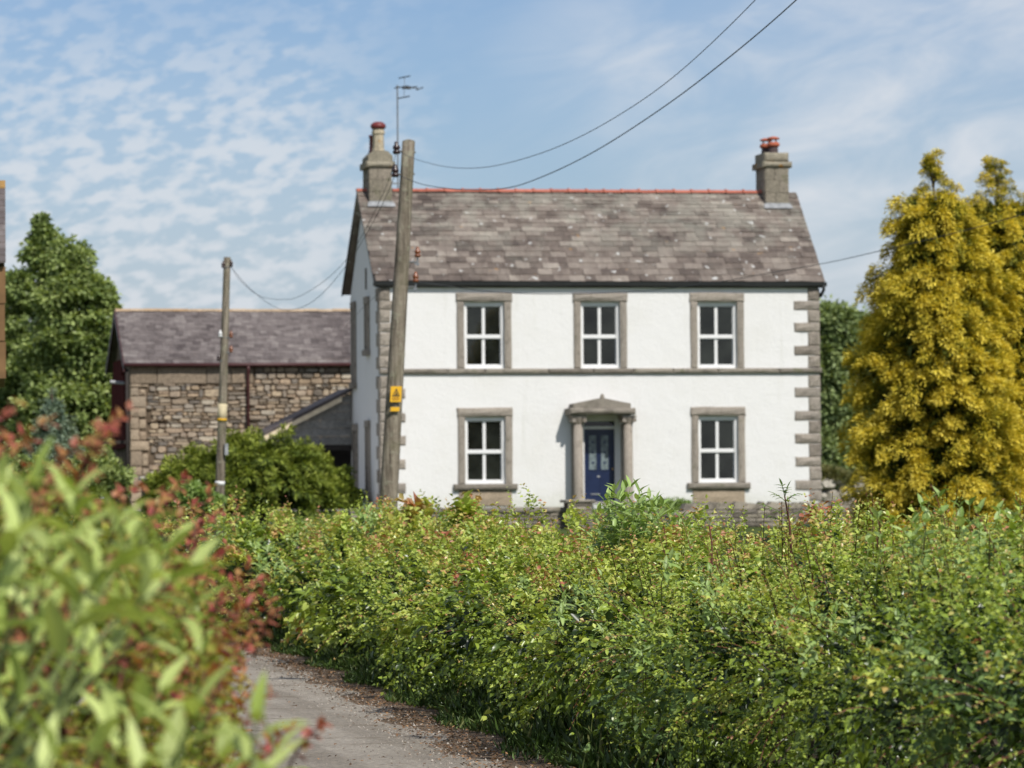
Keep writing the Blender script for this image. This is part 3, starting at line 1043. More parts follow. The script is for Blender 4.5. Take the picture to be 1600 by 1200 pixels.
def chimney(pl, pr_, pyb, pyt, cap_l, cap_r, left):
    """stone stack astride the ridge; stack top at pyt, its front foot in the slope at pyb"""
    yf, yb = YR - .50, YR + .62
    x0, x1 = hx(pl, 290, yf), hx(pr_, 290, yf)
    zt = at((pl + pr_) / 2, pyt, yf).z
    zb = ZR - 0.75
    st = MB()
    st.box(x0 + .012, x1 - .012, yf + .012, yb - .012, zb, zt)
    so = st.build('chimney_stack', M['chimney'], house)
    # dressed blocks on the front and left faces, two courses to three
    z = zb
    nrow = 4
    hh = (zt - zb) / nrow
    for r_ in range(nrow):
        sp = (x1 - x0) * (RNG.uniform(.35, .45) if r_ % 2 else RNG.uniform(.55, .68))
        for (a, b) in ((x0, x0 + sp), (x0 + sp, x1)):
            MB().stone(a + .004, b - .004, zb + r_ * hh + .004, zb + (r_ + 1) * hh - .004, yf - .012, yf + .011, .010, .008).build('stone', M['chimney'], so)
        sd = MB()
        ym = yf + .02 + (yb - yf) * (.4 if r_ % 2 else .6)
        for (a, b) in ((yf + .014, ym), (ym, yb - .014)):
            sd.box(x0 - RNG.uniform(.006, .02), x0 + .011, a + .004, b - .004, zb + r_ * hh + .004, zb + (r_ + 1) * hh - .004)
        sd.build('side_stone', M['chimney'], so)
    ov = .09
    zc0 = zt
    lc = MB().stone(x0 - ov, x1 + ov, zc0 + .003, zc0 + .17, yf - ov, yb + ov, .05, .01)
    cap = lc.build('chimney_cap', M['chimney_cap'], so)
    zc1 = zc0 + .172
    up = MB()
    if left:                                              # rounded weathering
        w = (x1 - x0) / 2
        cx_ = (x0 + x1) / 2
        pts = [(cx_ - w - .03, zc1), (cx_ + w + .03, zc1), (cx_ + w + .02, zc1 + .16), (cx_ + w * .62, zc1 + .30), (cx_ - w * .62, zc1 + .30), (cx_ - w - .02, zc1 + .16)]
        up.prism(pts, yf - .03, yb + .03)
    else:
        up.stone(x0 - .02, x1 + .01, zc1, zc1 + .26, yf - .01, yb + .01, .05, .012)
    up.build('cap_block', M['chimney_cap'], so)
    zp = zc1 + (.302 if left else .262)
    cx_ = (x0 + x1) / 2
    if left:
        r_ = .165
        p = MB().lathe((cx_, YR - .12, zp - .02), [(r_ * 1.1, 0), (r_ * 1.1, .08), (r_, .10), (r_ * .94, .50), (r_ * 1.12, .52), (r_ * 1.12, .58), (r_, .60), (r_, .66)], 8)
        po = p.build('chimney_pot', M['buff_pot'], so)
        MB().lathe((cx_, YR - .12, zp + .645), [(r_ * 1.15, 0), (r_ * 1.32, .05), (r_ * 1.32, .11), (r_ * 1.05, .15), (r_ * .7, .19)], 14).build('pot_rim', M['maroon_pot'], so, True)
        MB().lathe((cx_ - .05, YR + .42, zp - .02), [(.15, 0), (.15, .06), (.13, .10), (.12, .44), (.14, .47), (.14, .53)], 14).build('chimney_pot', M['maroon_pot'], so, True)
    else:
        for (dx_, dy_, hh_) in ((-.02, -.18, 0), (-.10, .36, .02)):
            MB().lathe((cx_ + dx_, YR + dy_, zp - .02), [(.15, 0), (.14, .05), (.13, .20)], 14).build('chimney_pot', M['dark_pot'], so, True)
            MB().lathe((cx_ + dx_, YR + dy_, zp + .185), [(.15, 0), (.185, .03), (.185, .09), (.13, .13)], 14).build('pot_rim', M['terracotta'], so, True)
            for a_ in range(4):
                g_ = a_ * math.pi / 2 + .4
                MB().tube([(cx_ + dx_ + .11 * math.cos(g_), YR + dy_ + .11 * math.sin(g_), zp + .31), (cx_ + dx_ + .11 * math.cos(g_), YR + dy_ + .11 * math.sin(g_), zp + .395)], .012, 6).build('cowl_post', M['terracotta'], so)
            MB().lathe((cx_ + dx_, YR + dy_, zp + .395), [(.17, 0), (.185, .02), (.16, .05), (.06, .08)], 14).build('cowl', M['terracotta'], so, True)
    # lead flashing where the stack meets the slates
    zfl = ZR - .50 * math.tan(AL)
    fl_ = MB()
    fl_.box(x0 - .02, x1 + .02, yf - .03, yf - .014, zfl - .03, zfl + .10)
    n_ = Vector((0, -math.sin(AL), math.cos(AL)))
    a_ = Vector((0, yf - .03, zfl + .045))
    dn_ = Vector((0, -math.cos(AL), -math.sin(AL)))
    c0, c1 = a_ + dn_ * .02, a_ + dn_ * .20
    fl_.add([(x0 - .05, c0.y, c0.z + .03), (x1 + .05, c0.y, c0.z + .03), (x1 + .07, c1.y, c1.z + .035), (x0 - .07, c1.y, c1.z + .035), (x0 - .05, c0.y, c0.z + .02), (x1 + .05, c0.y, c0.z + .02), (x1 + .07, c1.y, c1.z + .025), (x0 - .07, c1.y, c1.z + .025)],
            [(3, 2, 1, 0), (4, 5, 6, 7), (0, 1, 5, 4), (1, 2, 6, 5), (2, 3, 7, 6), (3, 0, 4, 7)])
    fl_.build('flashing', M['lead'], so)
    return (x0, x1, zt)


chimney(577, 612.5, 315, 262, 564, 615, True)
rc = chimney(1196, 1232.5, 320, 262, 1174, 1235, False)

# TV aerial on the left stack
ya = YR + .1
b0, b1 = at(622, 300, ya), at(622, 133, ya)
ae = empty('tv_aerial', (b0.x, ya, b0.z), 'thin television aerial on a mast beside the left chimney', 'aerial')
MB().tube([(b0.x, ya, b0.z - .25), (b0.x, ya, b1.z)], .022, 8).build('mast', M['metal'], ae)
e0, e1 = at(619, 135.5, ya), at(657, 138.5, ya - .4)
MB().tube([e0, e1], .013, 6).build('boom', M['metal'], ae)
for (px, py, ln) in ((632, 120.5, .13), (631, 152, .13), (656, 138.5, .06), (627, 136, .16), (640, 137, .18)):
    c = at(px, py, ya - .1)
    MB().tube([(c.x - ln, c.y + .2, c.z - .012), (c.x + ln, c.y - .2, c.z + .012)], .016, 6).build('element', M['black'], ae)
for (px, py) in ((632, 121), (631, 152)):
    c = at(px, py, ya - .1)
    m_ = at(632, 136, ya - .1)
    MB().tube([m_, c], .008, 6).build('reflector_rod', M['metal'], ae)
c = at(638, 137, ya - .1)
MB().box(c.x - .07, c.x + .07, c.y - .06, c.y + .06, c.z - .04, c.z + .035).build('junction_box', M['black'], ae)
MB().box(hx(612.5, 290, YR) - .02, b0.x + .03, ya - .02, ya + .02, at(620, 288, ya).z, at(620, 285.5, ya).z).build('bracket', M['metal'], ae)

# ------------------------------------------------------------------ barn
YN = 126.0
bx = lambda px, py=600: at(px, py, YN).x
BXL, BXR = bx(203), at(590, 600, YN).x
BZE, BZB = at(370, 571, YN).z, 1.2
kb = (BXR - BXL) / (590 - 203)
YNR = YN + 3.0
BZR = at(370, 485.5, YNR).z
barn = empty('stone_barn', ((BXL + BXR) / 2, YN + 3, gz(YN)), 'long rubble stone barn with grey slate roof and maroon downpipe behind the house', 'barn')
bw = MB()
bw.add([(BXL + .03, YN + .05, BZB), (BXR, YN + .05, BZB), (BXR, YN + .05, BZE + .2), (BXL + .03, YN + .05, BZE + .2)], [(0, 1, 2, 3)])
bw.add([(BXL + .03, YN + .05, BZB), (BXL + .03, YN + .05, BZE + .1), (BXL + .03, YNR, BZR - .1), (BXL + .03, YN + 6, BZE + .1), (BXL + .03, YN + 6, BZB)], [(0, 1, 2, 3, 4)])
bw.add([(BXR, YN + .05, BZB), (BXR, YN + .05, BZE + .1), (BXR, YNR, BZR - .1), (BXR, YN + 6, BZE + .1), (BXR, YN + 6, BZB)], [(4, 3, 2, 1, 0)])
bw.add([(BXL, YN + 6, BZB), (BXR, YN + 6, BZB), (BXR, YN + 6, BZE + .1), (BXL, YN + 6, BZE + .1)], [(3, 2, 1, 0)])
bwo = bw.build('wall', M['mortar'], barn)
SR = random.Random(21)
stones = []
QW = 0.58                                                  # the quoin strip at the left corner


def wav(x, r):
    return .028 * math.sin(x * 2.1 + r * 1.7) + .022 * math.sin(x * 5.3 + r * 3.1)


z, r = BZB, 0
ztop = at(300, 601, YN).z
while z < ztop - .02:
    h = SR.choice((.07, .09, .11, .13, .16, .19, .10))
    if z + h > ztop:
        h = ztop - z
    x = BXL + QW * SR.uniform(.8, 1.25)
    while x < BXR:
        w = SR.uniform(.13, .40) * (1.6 if SR.random() < .22 else 1)
        w = min(w, BXR - x)
        if w > .05:
            b0_, b1_ = z + wav(x, r), z + h + wav(x, r + 1)
            if h > .15 and SR.random() < .35:
                m_ = b0_ + h * SR.uniform(.4, .6)
                stones.append((x, x + w, b0_, m_))
                stones.append((x, x + w, m_, b1_))
            else:
                stones.append((x, x + w, b0_, b1_))
        x += w
    z += h
    r += 1
z, r = ztop + .01, 90
for h in (.16, .19, .15, .12):                              # the rubble runs up to the eaves on the right
    x = bx(398)
    while x < BXR and z < BZE - .05:
        w = min(SR.uniform(.15, .5), BXR - x)
        if w > .05:
            stones.append((x, x + w, z + wav(x, r) * .5, z + h + wav(x, r + 1) * .5))
        x += w
    z += h
    r += 1
stones.sort(key=lambda s: -(s[1] - s[0]) * (s[3] - s[2]) if s[3] > 2.0 and s[0] < bx(545) else 0)


def rubble(mb, a, b, c, d):
    g_ = SR.uniform(.007, .014)
    pr_ = SR.uniform(-.03, .012)
    a, b, c, d = a + g_, b - g_, c + g_, d - g_
    w, h = b - a, d - c
    J = lambda s: SR.uniform(-s, s)
    e = min(w, h) * .22
    pts = [(a + abs(J(e)), c + abs(J(e * .6))), ((a + b) / 2 + J(w * .15), c), (b - abs(J(e)), c + abs(J(e * .6))), (b, (c + d) / 2 + J(h * .15)),
           (b - abs(J(e)), d - abs(J(e * .6))), ((a + b) / 2 + J(w * .15), d), (a + abs(J(e)), d - abs(J(e * .6))), (a, (c + d) / 2 + J(h * .15))]
    cx_, cz_ = (a + b) / 2, (c + d) / 2
    yb_, yf_ = YN + .06, YN + pr_
    vs = [(x_, yb_, z_) for x_, z_ in pts] + [(cx_ + (x_ - cx_) * .90, yf_ + J(.008), cz_ + (z_ - cz_) * .86) for x_, z_ in pts]
    mb.add(vs, [(k, (k + 1) % 8, (k + 1) % 8 + 8, k + 8) for k in range(8)] + [tuple(range(8, 16))])


rest = MB()
for i, s_ in enumerate(stones):
    if i < 270:
        m_ = MB()
        rubble(m_, *s_)
        m_.build('stone', M['rubble'], bwo)
    else:
        rubble(rest, *s_)
rest.build('stone', M['rubble'], bwo)['kind'] = 'stuff'
# quoins up the left corner, lintel stones under the eaves
z = BZB
while z < BZE - .15:
    h = SR.uniform(.22, .48)
    h = min(h, ztop + .02 - z) if z < ztop else .55
    if z >= ztop - .05:
        break
    w = SR.choice((.26, .34, .48, .56))
    MB().stone(BXL, BXL + w, z + .01, z + h - .01, YN - .03, YN + .06, .03, .02, SR).build('quoin', M['barn_quoin'], bwo)
    if w < .36:
        MB().stone(BXL + w + .015, BXL + w + SR.uniform(.18, .24), z + .02, z + h * .8, YN - .015, YN + .06, .03, .02, SR).build('quoin', M['barn_quoin'], bwo)
    z += h
x = BXL
while x < bx(396) - .1:
    w = min(SR.uniform(.7, 1.9), bx(396) - x)
    MB().stone(x + .01, x + w - .01, ztop + .03, BZE - .02 - SR.uniform(0, .06), YN - .02, YN + .06, .02, .015, SR).build('lintel_stone', M['barn_lintel'], bwo)
    x += w
# barn roof
BRX0, BRX1 = at(195, 571, YN - .3).x, BXR + .2
YNE, ZNE = YN - .14, at(370, 567.5, YN - .14).z
br = MB()
pr = [(YNE, ZNE), (YNR, BZR), (YN + 6.3, ZNE), (YN + 6.3, ZNE - .1), (YNR, BZR - .13), (YNE, ZNE - .1)]
n = len(pr)
br.add([(BRX0 + .01, y, z) for y, z in pr] + [(BRX1, y, z) for y, z in pr],
       [tuple(range(n)), tuple(range(2 * n - 1, n - 1, -1))] + [(i, i + n, (i + 1) % n + n, (i + 1) % n) for i in range(n)])
bro = br.build('roof', M['barn_slate'], barn)
lay_slates(bro, M['barn_slate'], BRX0, BRX1, YNE - .02, ZNE - .005, YNR, BZR + .004, [1.0 - .012 * i for i in range(19)], .20, .27, 0, thick=(.008, .013))
x = BRX0
while x < BRX1:
    rt = MB()
    vs = []
    w = min(.45, BRX1 - x)
    dz = SR.uniform(-.012, .012)
    m_ = 6
    for u in (x + .004, x + w - .004):
        for k in range(m_):
            g_ = math.pi * k / (m_ - 1)
            vs.append((u, YNR - math.cos(g_) * .12, BZR - .02 + math.sin(g_) * .085 + dz))
    rt.add(vs, [(k, k + 1, k + 1 + m_, k + m_) for k in range(m_ - 1)] + [tuple(range(m_ - 1, -1, -1)), tuple(range(m_, 2 * m_))])
    rt.build('ridge_tile', M['barn_ridge'], bro)
    x += w
b = MB()
for (y0, z0, y1, z1) in ((YNE - .02, ZNE - .26, YNR, BZR - .24), (YNR, BZR - .24, YN + 6.32, ZNE - .26)):
    xx = BRX0 - .03
    b.add([(xx, y0, z0), (xx + .035, y0, z0), (xx + .035, y1, z1), (xx, y1, z1), (xx, y0, z0 + .25), (xx + .035, y0, z0 + .25), (xx + .035, y1, z1 + .25), (xx, y1, z1 + .25)],
          [(0, 1, 5, 4), (1, 2, 6, 5), (2, 3, 7, 6), (3, 0, 4, 7), (4, 5, 6, 7), (3, 2, 1, 0)])
b.build('bargeboard', M['maroon'], bro)
MB().tube([(BRX0 - .03, YNE - .06, ZNE - .05), (BRX1, YNE - .06, ZNE - .05)], .055, 8).build('gutter', M['maroon'], barn, True)
xd = bx(387)
MB().tube([(xd, YNE - .06, ZNE - .08), (xd, YNE - .04, ZNE - .22), (xd, YN - .10, ZNE - .42), (xd, YN - .10, BZB)], .048, 10).build('downpipe', M['maroon'], barn, True)
MB().tube([(BXL - .09, YN - .04, BZE - .1), (BXL - .09, YN - .04, BZB)], .05, 10).build('downpipe', M['dark_wood'], barn, True)
# maroon sheeted doors hung on the left end wall, and a rail
dr = MB()
for k in range(6):
    dr.box(BXL - .10, BXL - .04, YN + .9 + k * .75, YN + .9 + k * .75 + .73, 3.2, BZE - .25 + (.5 if 0 < k < 5 else 0))
dr.build('sheeted_door', M['maroon_board'], barn)
q = at(182, 601, YN + 2)
MB().tube([(BXL - .12, YN + .5, q.z), (BXL - .55, YN + .5, q.z + .05)], .05, 8).build('outlet_pipe', M['lead'], barn)
q = at(182, 692, YN + 2)
MB().box(BXL - .85, BXL - .05, YN + .30, YN + .38, q.z - .05, q.z + .05).build('gate_rail', M['dark_wood'], barn)
q0, q1 = at(222, 752, YN - 6), at(236, 779, YN - 6)
gp_ = empty('gatepost', (q0.x, YN - 6, gz(120)), 'squat dark gatepost with pale stone cap at the foot of the barn', 'gatepost')
MB().stone(q0.x, q0.x + .30, gz(120) - .1, q0.z, YN - 6.15, YN - 5.8, .03, .01).build('post', M['dark_wood'], gp_)
MB().stone(q0.x - .08, q0.x + .62, q0.z + .004, q0.z + .14, YN - 6.2, YN - 5.75, .04, .02).build('cap', M['boulder'], gp_)

# ------------------------------------------------------------------ lean-to behind the house
YP = YF + DEPTH - .25
lt = empty('lean_to', (at(490, 780, YP).x, YP + 2, gz(YP)), 'open lean-to with grey boarded gable and cream bargeboard beside the white house', 'shed')
PR_, PL_ = at(552, 604, YP), at(428, 667, YP)
slope = (PR_.z - PL_.z) / (PR_.x - PL_.x)
zr_ = lambda x: PL_.z + (x - PL_.x) * slope
xr_ = XL - .02
rfm = MB()
x0_, x1_ = PL_.x - .3, xr_
rfm.add([(x0_, YP - .2, zr_(x0_) - .10), (x1_, YP - .2, zr_(x1_) - .10), (x1_, YP - .2, zr_(x1_)), (x0_, YP - .2, zr_(x0_)), (x0_, YP + 2.6, zr_(x0_) - .10), (x1_, YP + 2.6, zr_(x1_) - .10), (x1_, YP + 2.6, zr_(x1_)), (x0_, YP + 2.6, zr_(x0_))],
        [(0, 1, 2, 3), (7, 6, 5, 4), (0, 4, 5, 1), (1, 5, 6, 2), (2, 6, 7, 3), (3, 7, 4, 0)])
rfm.build('roof', M['barn_slate'], lt)
bb = MB()
bb.add([(x0_, YP - .19, zr_(x0_) - .25), (x1_ - .3, YP - .19, zr_(x1_ - .3) - .25), (x1_ - .3, YP - .19, zr_(x1_ - .3) - .103), (x0_, YP - .19, zr_(x0_) - .103), (x0_, YP - .15, zr_(x0_) - .25), (x1_ - .3, YP - .15, zr_(x1_ - .3) - .25), (x1_ - .3, YP - .15, zr_(x1_ - .3) - .103), (x0_, YP - .15, zr_(x0_) - .103)],
       [(0, 1, 2, 3), (7, 6, 5, 4), (0, 4, 5, 1), (1, 5, 6, 2), (2, 6, 7, 3), (3, 7, 4, 0)])
bb.build('bargeboard', M['cream_wood'], lt)
zlo = at(510, 695, YP).z
nb = 6
ztp = zr_(x1_) - .2
for k in range(nb):
    z0, z1 = zlo + (ztp - zlo) * k / nb, zlo + (ztp - zlo) * (k + 1) / nb
    xa0 = PL_.x + (z0 + .14 - PL_.z) / slope
    xa1 = PL_.x + (z1 + .14 - PL_.z) / slope
    ends = [xa0] if k < 1 else [xa0]
    cuts = sorted([c for c in (xr_ - .9 - .25 * (k % 2), xr_ - 2.0 + .3 * (k % 2)) if c > xa1 + .15])
    xl_ = [None] + cuts + [xr_]
    for i in range(len(xl_) - 1):
        m_ = MB()
        a0 = xa0 if i == 0 else xl_[i] + .004
        a1 = xa1 if i == 0 else xl_[i] + .004
        e_ = xl_[i + 1] - .004
        if a1 >= e_:
            a1 = e_ - .02
        if a0 >= e_:
            continue
        m_.add([(a0, YP - .03, z0), (e_, YP - .03, z0), (e_, YP - .006, z1 - .004), (a1, YP - .006, z1 - .004), (a0, YP + .015, z0), (e_, YP + .015, z0), (e_, YP + .015, z1 - .004), (a1, YP + .015, z1 - .004)],
               [(0, 1, 2, 3), (7, 6, 5, 4), (0, 4, 5, 1), (1, 5, 6, 2), (2, 6, 7, 3), (3, 7, 4, 0)])
        m_.build('board', M['cladding'], lt)
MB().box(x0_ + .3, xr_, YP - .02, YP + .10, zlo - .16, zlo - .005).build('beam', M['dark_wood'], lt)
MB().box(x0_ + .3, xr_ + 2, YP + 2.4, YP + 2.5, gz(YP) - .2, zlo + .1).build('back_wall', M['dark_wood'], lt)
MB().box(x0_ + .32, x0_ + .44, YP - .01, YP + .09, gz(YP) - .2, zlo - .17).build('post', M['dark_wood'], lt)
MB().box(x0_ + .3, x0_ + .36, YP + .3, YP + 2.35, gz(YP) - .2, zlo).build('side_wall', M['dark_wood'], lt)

# ------------------------------------------------------------------ neighbouring house at the left edge
dn = 66.0
pn_ = atd(9.5, 500, dn)
nb_ = empty('neighbouring_house', (pn_.x - 2, pn_.y, gz(pn_.y)), 'edge of a house with slate roof and varnished timber wall at the far left', 'house')
dirv = Vector((pn_.x, pn_.y, 0)).normalized()              # its right end runs along the line of sight
sidev = Vector((-dirv.y, dirv.x, 0))                       # to the left


def nbp(s, t, z):
    return pn_.xy.to_3d() + sidev * s + dirv * t + Vector((0, 0, z))


def nbox(name, s0, s1, t0, t1, z0, z1, mat, parent):
    vs = [nbp(s, t, z) for z in (z0, z1) for t in (t0, t1) for s in (s0, s1)]
    m_ = MB().add(vs, [(0, 2, 3, 1), (4, 5, 7, 6), (0, 1, 5, 4), (2, 6, 7, 3), (0, 4, 6, 2), (1, 3, 7, 5)])
    return m_.build(name, mat, parent)


nz = lambda py: atd(9.5, py, dn).z
zw0, zw1, zrt = nz(592), nz(416), nz(272)
nbox('wall', .03, 5, .06, 6, zw0 + .02, zw1, M['orange_wood'], nb_)
for k in range(3):
    h = (zw1 - zw0) / 3
    for j in range(4):
        nbox('panel', .006 + .012 * (k == 1) + j * .9, (j + 1) * .9 - .01, .0, .055, zw0 + k * h + .008, zw0 + (k + 1) * h - .008, M['orange_wood'], nb_)
nbox('lower_wall', .45, 5, .5, 6, gz(dn) - .2, zw0 + .015, M['limestone'], nb_)
nr = 13
rpr = (zrt - zw1) / nr
rb = MB()
rb.add([nbp(.02, -.1, zw1 + .05), nbp(5, -.1, zw1 + .05), nbp(5, 2.6, zrt - .03), nbp(.02, 2.6, zrt - .03), nbp(.02, 5.4, zw1), nbp(5, 5.4, zw1)], [(1, 0, 3, 2), (2, 3, 4, 5), (0, 1, 5, 4), (0, 4, 3), (1, 2, 5)])
rbo = rb.build('roof', M['barn_slate'], nb_)
for k in range(nr):
    for j in range(6):
        t0 = -.12 + 2.7 * k / nr
        z0 = zw1 + .05 + rpr * k
        vs = []
        for (s, t, z) in ((0 + j * .3 + .002, t0, z0), ((j + 1) * .3 - .002, t0, z0), ((j + 1) * .3 - .002, t0 + .30, z0 + rpr * 1.2), (j * .3 + .002, t0 + .30, z0 + rpr * 1.2)):
            vs.append(nbp(s, t, z))
        for v_ in list(vs):
            vs.append(v_ + Vector((0, 0, .035)))
        MB().add(vs, [(0, 3, 2, 1), (4, 5, 6, 7), (0, 1, 5, 4), (1, 2, 6, 5), (2, 3, 7, 6), (3, 0, 4, 7)]).build('tile', M['lichen_tile'] if k == nr - 1 else M['barn_slate'], rbo)

# ------------------------------------------------------------------ utility poles and wires
def insulator(mb, c, s=1.0):
    mb.lathe(c, [(.02 * s, -.05 * s), (.055 * s, -.045 * s), (.06 * s, 0), (.035 * s, .02 * s), (.06 * s, .035 * s), (.055 * s, .075 * s), (.03 * s, .10 * s), (.035 * s, .13 * s), (.015 * s, .15 * s)], 10)


YQ = 74.0
pt, pb_ = at(638.5, 222, YQ), at(606, 802, YQ)
dirp = (pt - pb_)
foot_ = pb_ - dirp * ((pb_.z - gz(YQ) + .3) / dirp.z)
kq = (at(900, 500, YQ).x - at(800, 500, YQ).x) / 100
pole = empty('utility_pole', (foot_.x, foot_.y, gz(YQ)), 'tall weathered wooden pole leaning right with a yellow danger plate', 'pole', 'wooden poles')
nn = 14
pp = [foot_.lerp(pt, i / nn) for i in range(nn + 1)]
rr = [(15.0 - 5.2 * (i / nn)) * kq for i in range(nn + 1)]
MB().tube(pp, rr, 18).build('shaft', M['pole'], pole, True)
MB().lathe((pt.x, pt.y, pt.z - .002), [(9.7 * kq, 0), (9.3 * kq, .025), (3 * kq, .05)], 14).build('top', M['pole'], pole)
INS = {}
for (px, py, mt_, sd) in ((619.5, 236, 'dark_ceramic', -1), (617.5, 272, 'dark_ceramic', -1), (652.5, 398, 'rust_ceramic', 1), (649.5, 437, 'rust_ceramic', 1)):
    c = at(px, py, YQ - .05)
    axis_ = foot_ + dirp * ((c.z - foot_.z) / dirp.z)
    bk = MB()
    zoff = -.13 if sd > 0 else .0
    bk.tube([(axis_.x + sd * 9 * kq, axis_.y - .02, c.z + zoff), (c.x, c.y, c.z + zoff)], .016, 6)
    if sd > 0:
        bk.tube([(c.x, c.y, c.z - .20), (c.x, c.y, c.z - .03)], .014, 6)
        bk.box(c.x - .05, c.x + .03, c.y - .02, c.y + .02, c.z - .18, c.z - .15)
    bko = bk.build('bracket', M['metal'], pole)
    ins = MB()
    insulator(ins, c, 1.15 if sd < 0 else .95)
    ins.build('insulator', M[mt_], bko, True)
    INS[py] = c
for py in (238, 272):
    c = at(646.5 if py == 238 else 645, py, YQ)
    MB().tube([(c.x - .06, c.y - .02, c.z), (c.x + .03, c.y - .02, c.z)], .02, 6).build('bolt', M['metal'], pole)
# danger plate
a, b = at(610.5, 603.5, YQ - .25), at(628, 628, YQ - .25)
py_ = YQ - .215
cxp, czp = (a.x + b.x) / 2, (a.z + b.z) / 2
hw, hh = (b.x - a.x) / 2, (a.z - b.z) / 2
lean = dirp.x / dirp.z


def plate(x, z):
    return (cxp + x + lean * z, czp + z)


pl = MB().prism([plate(-hw, -hh), plate(hw, -hh), plate(hw, hh), plate(-hw, hh)], py_, py_ + .012)
plo = pl.build('danger_plate', M['yellow'], pole)
sy = MB()
tri = [(-hw * .72, -hh * .30), (hw * .72, -hh * .30), (0, hh * .75)]
inn = [(-hw * .46, -hh * .17), (hw * .46, -hh * .17), (0, hh * .47)]
for i in range(3):
    j = (i + 1) % 3
    sy.prism([plate(*tri[i]), plate(*tri[j]), plate(*inn[j]), plate(*inn[i])], py_ - .003, py_ - .001)
sy.prism([plate(-.018, hh * .02), plate(.004, hh * .02), plate(.022, hh * .02), plate(.004, hh * .28), plate(-.012, hh * .12)], py_ - .003, py_ - .001)
sy.prism([plate(-hw * .30, -hh * .13), plate(hw * .32, -hh * .13), plate(hw * .2, -hh * .02), plate(-hw * .1, -hh * .02)], py_ - .003, py_ - .001)
sy.build('warning_triangle', M['black'], plo)
tx = MB()
for (zz, wf) in ((-.48, .62), (-.62, .7), (-.78, .55)):
    tx.prism([plate(-hw * wf, hh * zz), plate(hw * wf, hh * zz), plate(hw * wf, hh * (zz + .05)), plate(-hw * wf, hh * (zz + .05))], py_ - .003, py_ - .001)
tx.build('caption', M['rust_ceramic'], plo)
a, b = at(609, 636, YQ - .25), at(625, 642.5, YQ - .25)
MB().prism([plate(-hw * .85, (b.z - czp)), plate(hw * .75, (b.z - czp)), plate(hw * .80, (a.z - czp)), plate(-hw * .80, (a.z - czp))], py_, py_ + .012).build('number_plate', M['yellow'], pole)

YS = 97.0
pt2, pb2 = at(355, 402, YS), at(343, 782, YS)
d2 = pt2 - pb2
ft2 = pb2 - d2 * ((pb2.z - gz(YS) + .3) / d2.z)
ks = kq * YS / YQ
pole2 = empty('utility_pole', (ft2.x, ft2.y, gz(YS)), 'slender distant wooden pole before the stone barn with a cream band', 'pole', 'wooden poles')
pp = [ft2.lerp(pt2, i / nn) for i in range(nn + 1)]
rr = [(7.6 - 2.4 * (i / nn)) * ks for i in range(nn + 1)]
MB().tube(pp, rr, 14).build('shaft', M['pole'], pole2, True)
for (px, py, mt_, sd) in ((361, 525, 'rust_ceramic', 1), (361, 548, 'rust_ceramic', 1), (344.5, 524, 'white_paint', -1), (341.5, 561, 'dark_ceramic', -1), (349, 416, 'dark_ceramic', -1), (361, 414, 'dark_ceramic', 1)):
    c = at(px, py, YS - .05)
    axis_ = ft2 + d2 * ((c.z - ft2.z) / d2.z)
    bko = MB().tube([(axis_.x, axis_.y - .08, c.z - .04), (c.x, c.y, c.z - .04)], .014, 6).build('bracket', M['metal'], pole2)
    ins = MB()
    insulator(ins, c, .8)
    ins.build('insulator', M[mt_], bko, True)
for (p0, p1, mt_) in ((631, 660, 'cream_band'), (654, 657.5, 'yellow'), (752, 758, 'white_paint')):
    z1, z0 = at(347, p0, YS).z, at(347, p1, YS).z
    axb = ft2 + d2 * (((z0 + z1) / 2 - ft2.z) / d2.z)
    r_ = 6.6 * ks + (.006 if mt_ == 'cream_band' else .012)
    MB().tube([axb + d2 * ((z0 - axb.z) / d2.z), axb + d2 * ((z1 - axb.z) / d2.z)], r_, 14).build('band', M[mt_], pole2, True)
a, b = at(350.5, 693, YS - .1), at(356, 711, YS - .1)
MB().box(a.x, b.x, YS - .2, YS - .05, b.z, a.z).build('fuse_box', M['lead'], pole2)


def wire(name, pts_px, label, rad=.012, n=40):
    """a cable through given (px, py, Y) points, smoothed"""
    P = [at(*p) for p in pts_px]
    out = []
    for i in range(len(P) - 1):
        p0, p1, p2, p3 = P[max(i - 1, 0)], P[i], P[i + 1], P[min(i + 2, len(P) - 1)]
        for k in range(12):
            t = k / 12
            out.append(0.5 * ((2 * p1) + (p2 - p0) * t + (2 * p0 - 5 * p1 + 4 * p2 - p3) * t * t + (3 * p1 - p0 - 3 * p2 + p3) * t ** 3))
    out.append(P[-1])
    o = MB().tube(out, rad, 6).build(name, M['wire'], None, True)
    tag(o, label, 'wire', 'overhead wires')


wire('overhead_wire', [(622, 236, 74), (650, 249, 72), (700, 261, 69), (750, 262, 66), (800, 253, 62), (870, 230, 57), (950, 190, 52), (1050, 122, 46), (1180, 0, 40), (1330, -170, 34)], 'upper of two wires rising to the right from the pole top', .005)
wire('overhead_wire', [(620, 272, 74), (660, 288, 72), (720, 296, 69), (790, 294, 65), (850, 275, 60), (930, 236, 55), (1030, 172, 49), (1130, 97, 44), (1244, 0, 40), (1420, -170, 34)], 'lower of two wires rising to the right from the pole top', .007)
wire('overhead_wire', [(619, 238, 74), (604, 290, 77), (560, 378, 82), (520, 428, 86), (470, 462, 90), (440, 468, 92), (405, 462, 95), (375, 438, 96.4), (361, 415, 97)], 'thin wire sagging between the two poles above the barn roof', .005)
wire('overhead_wire', [(617, 275, 74), (592, 330, 77), (548, 405, 81), (500, 462, 85.5), (462, 483, 89), (430, 480, 92), (392, 452, 95), (361, 418, 97)], 'lowest wire sagging between the two poles across the gable', .005)
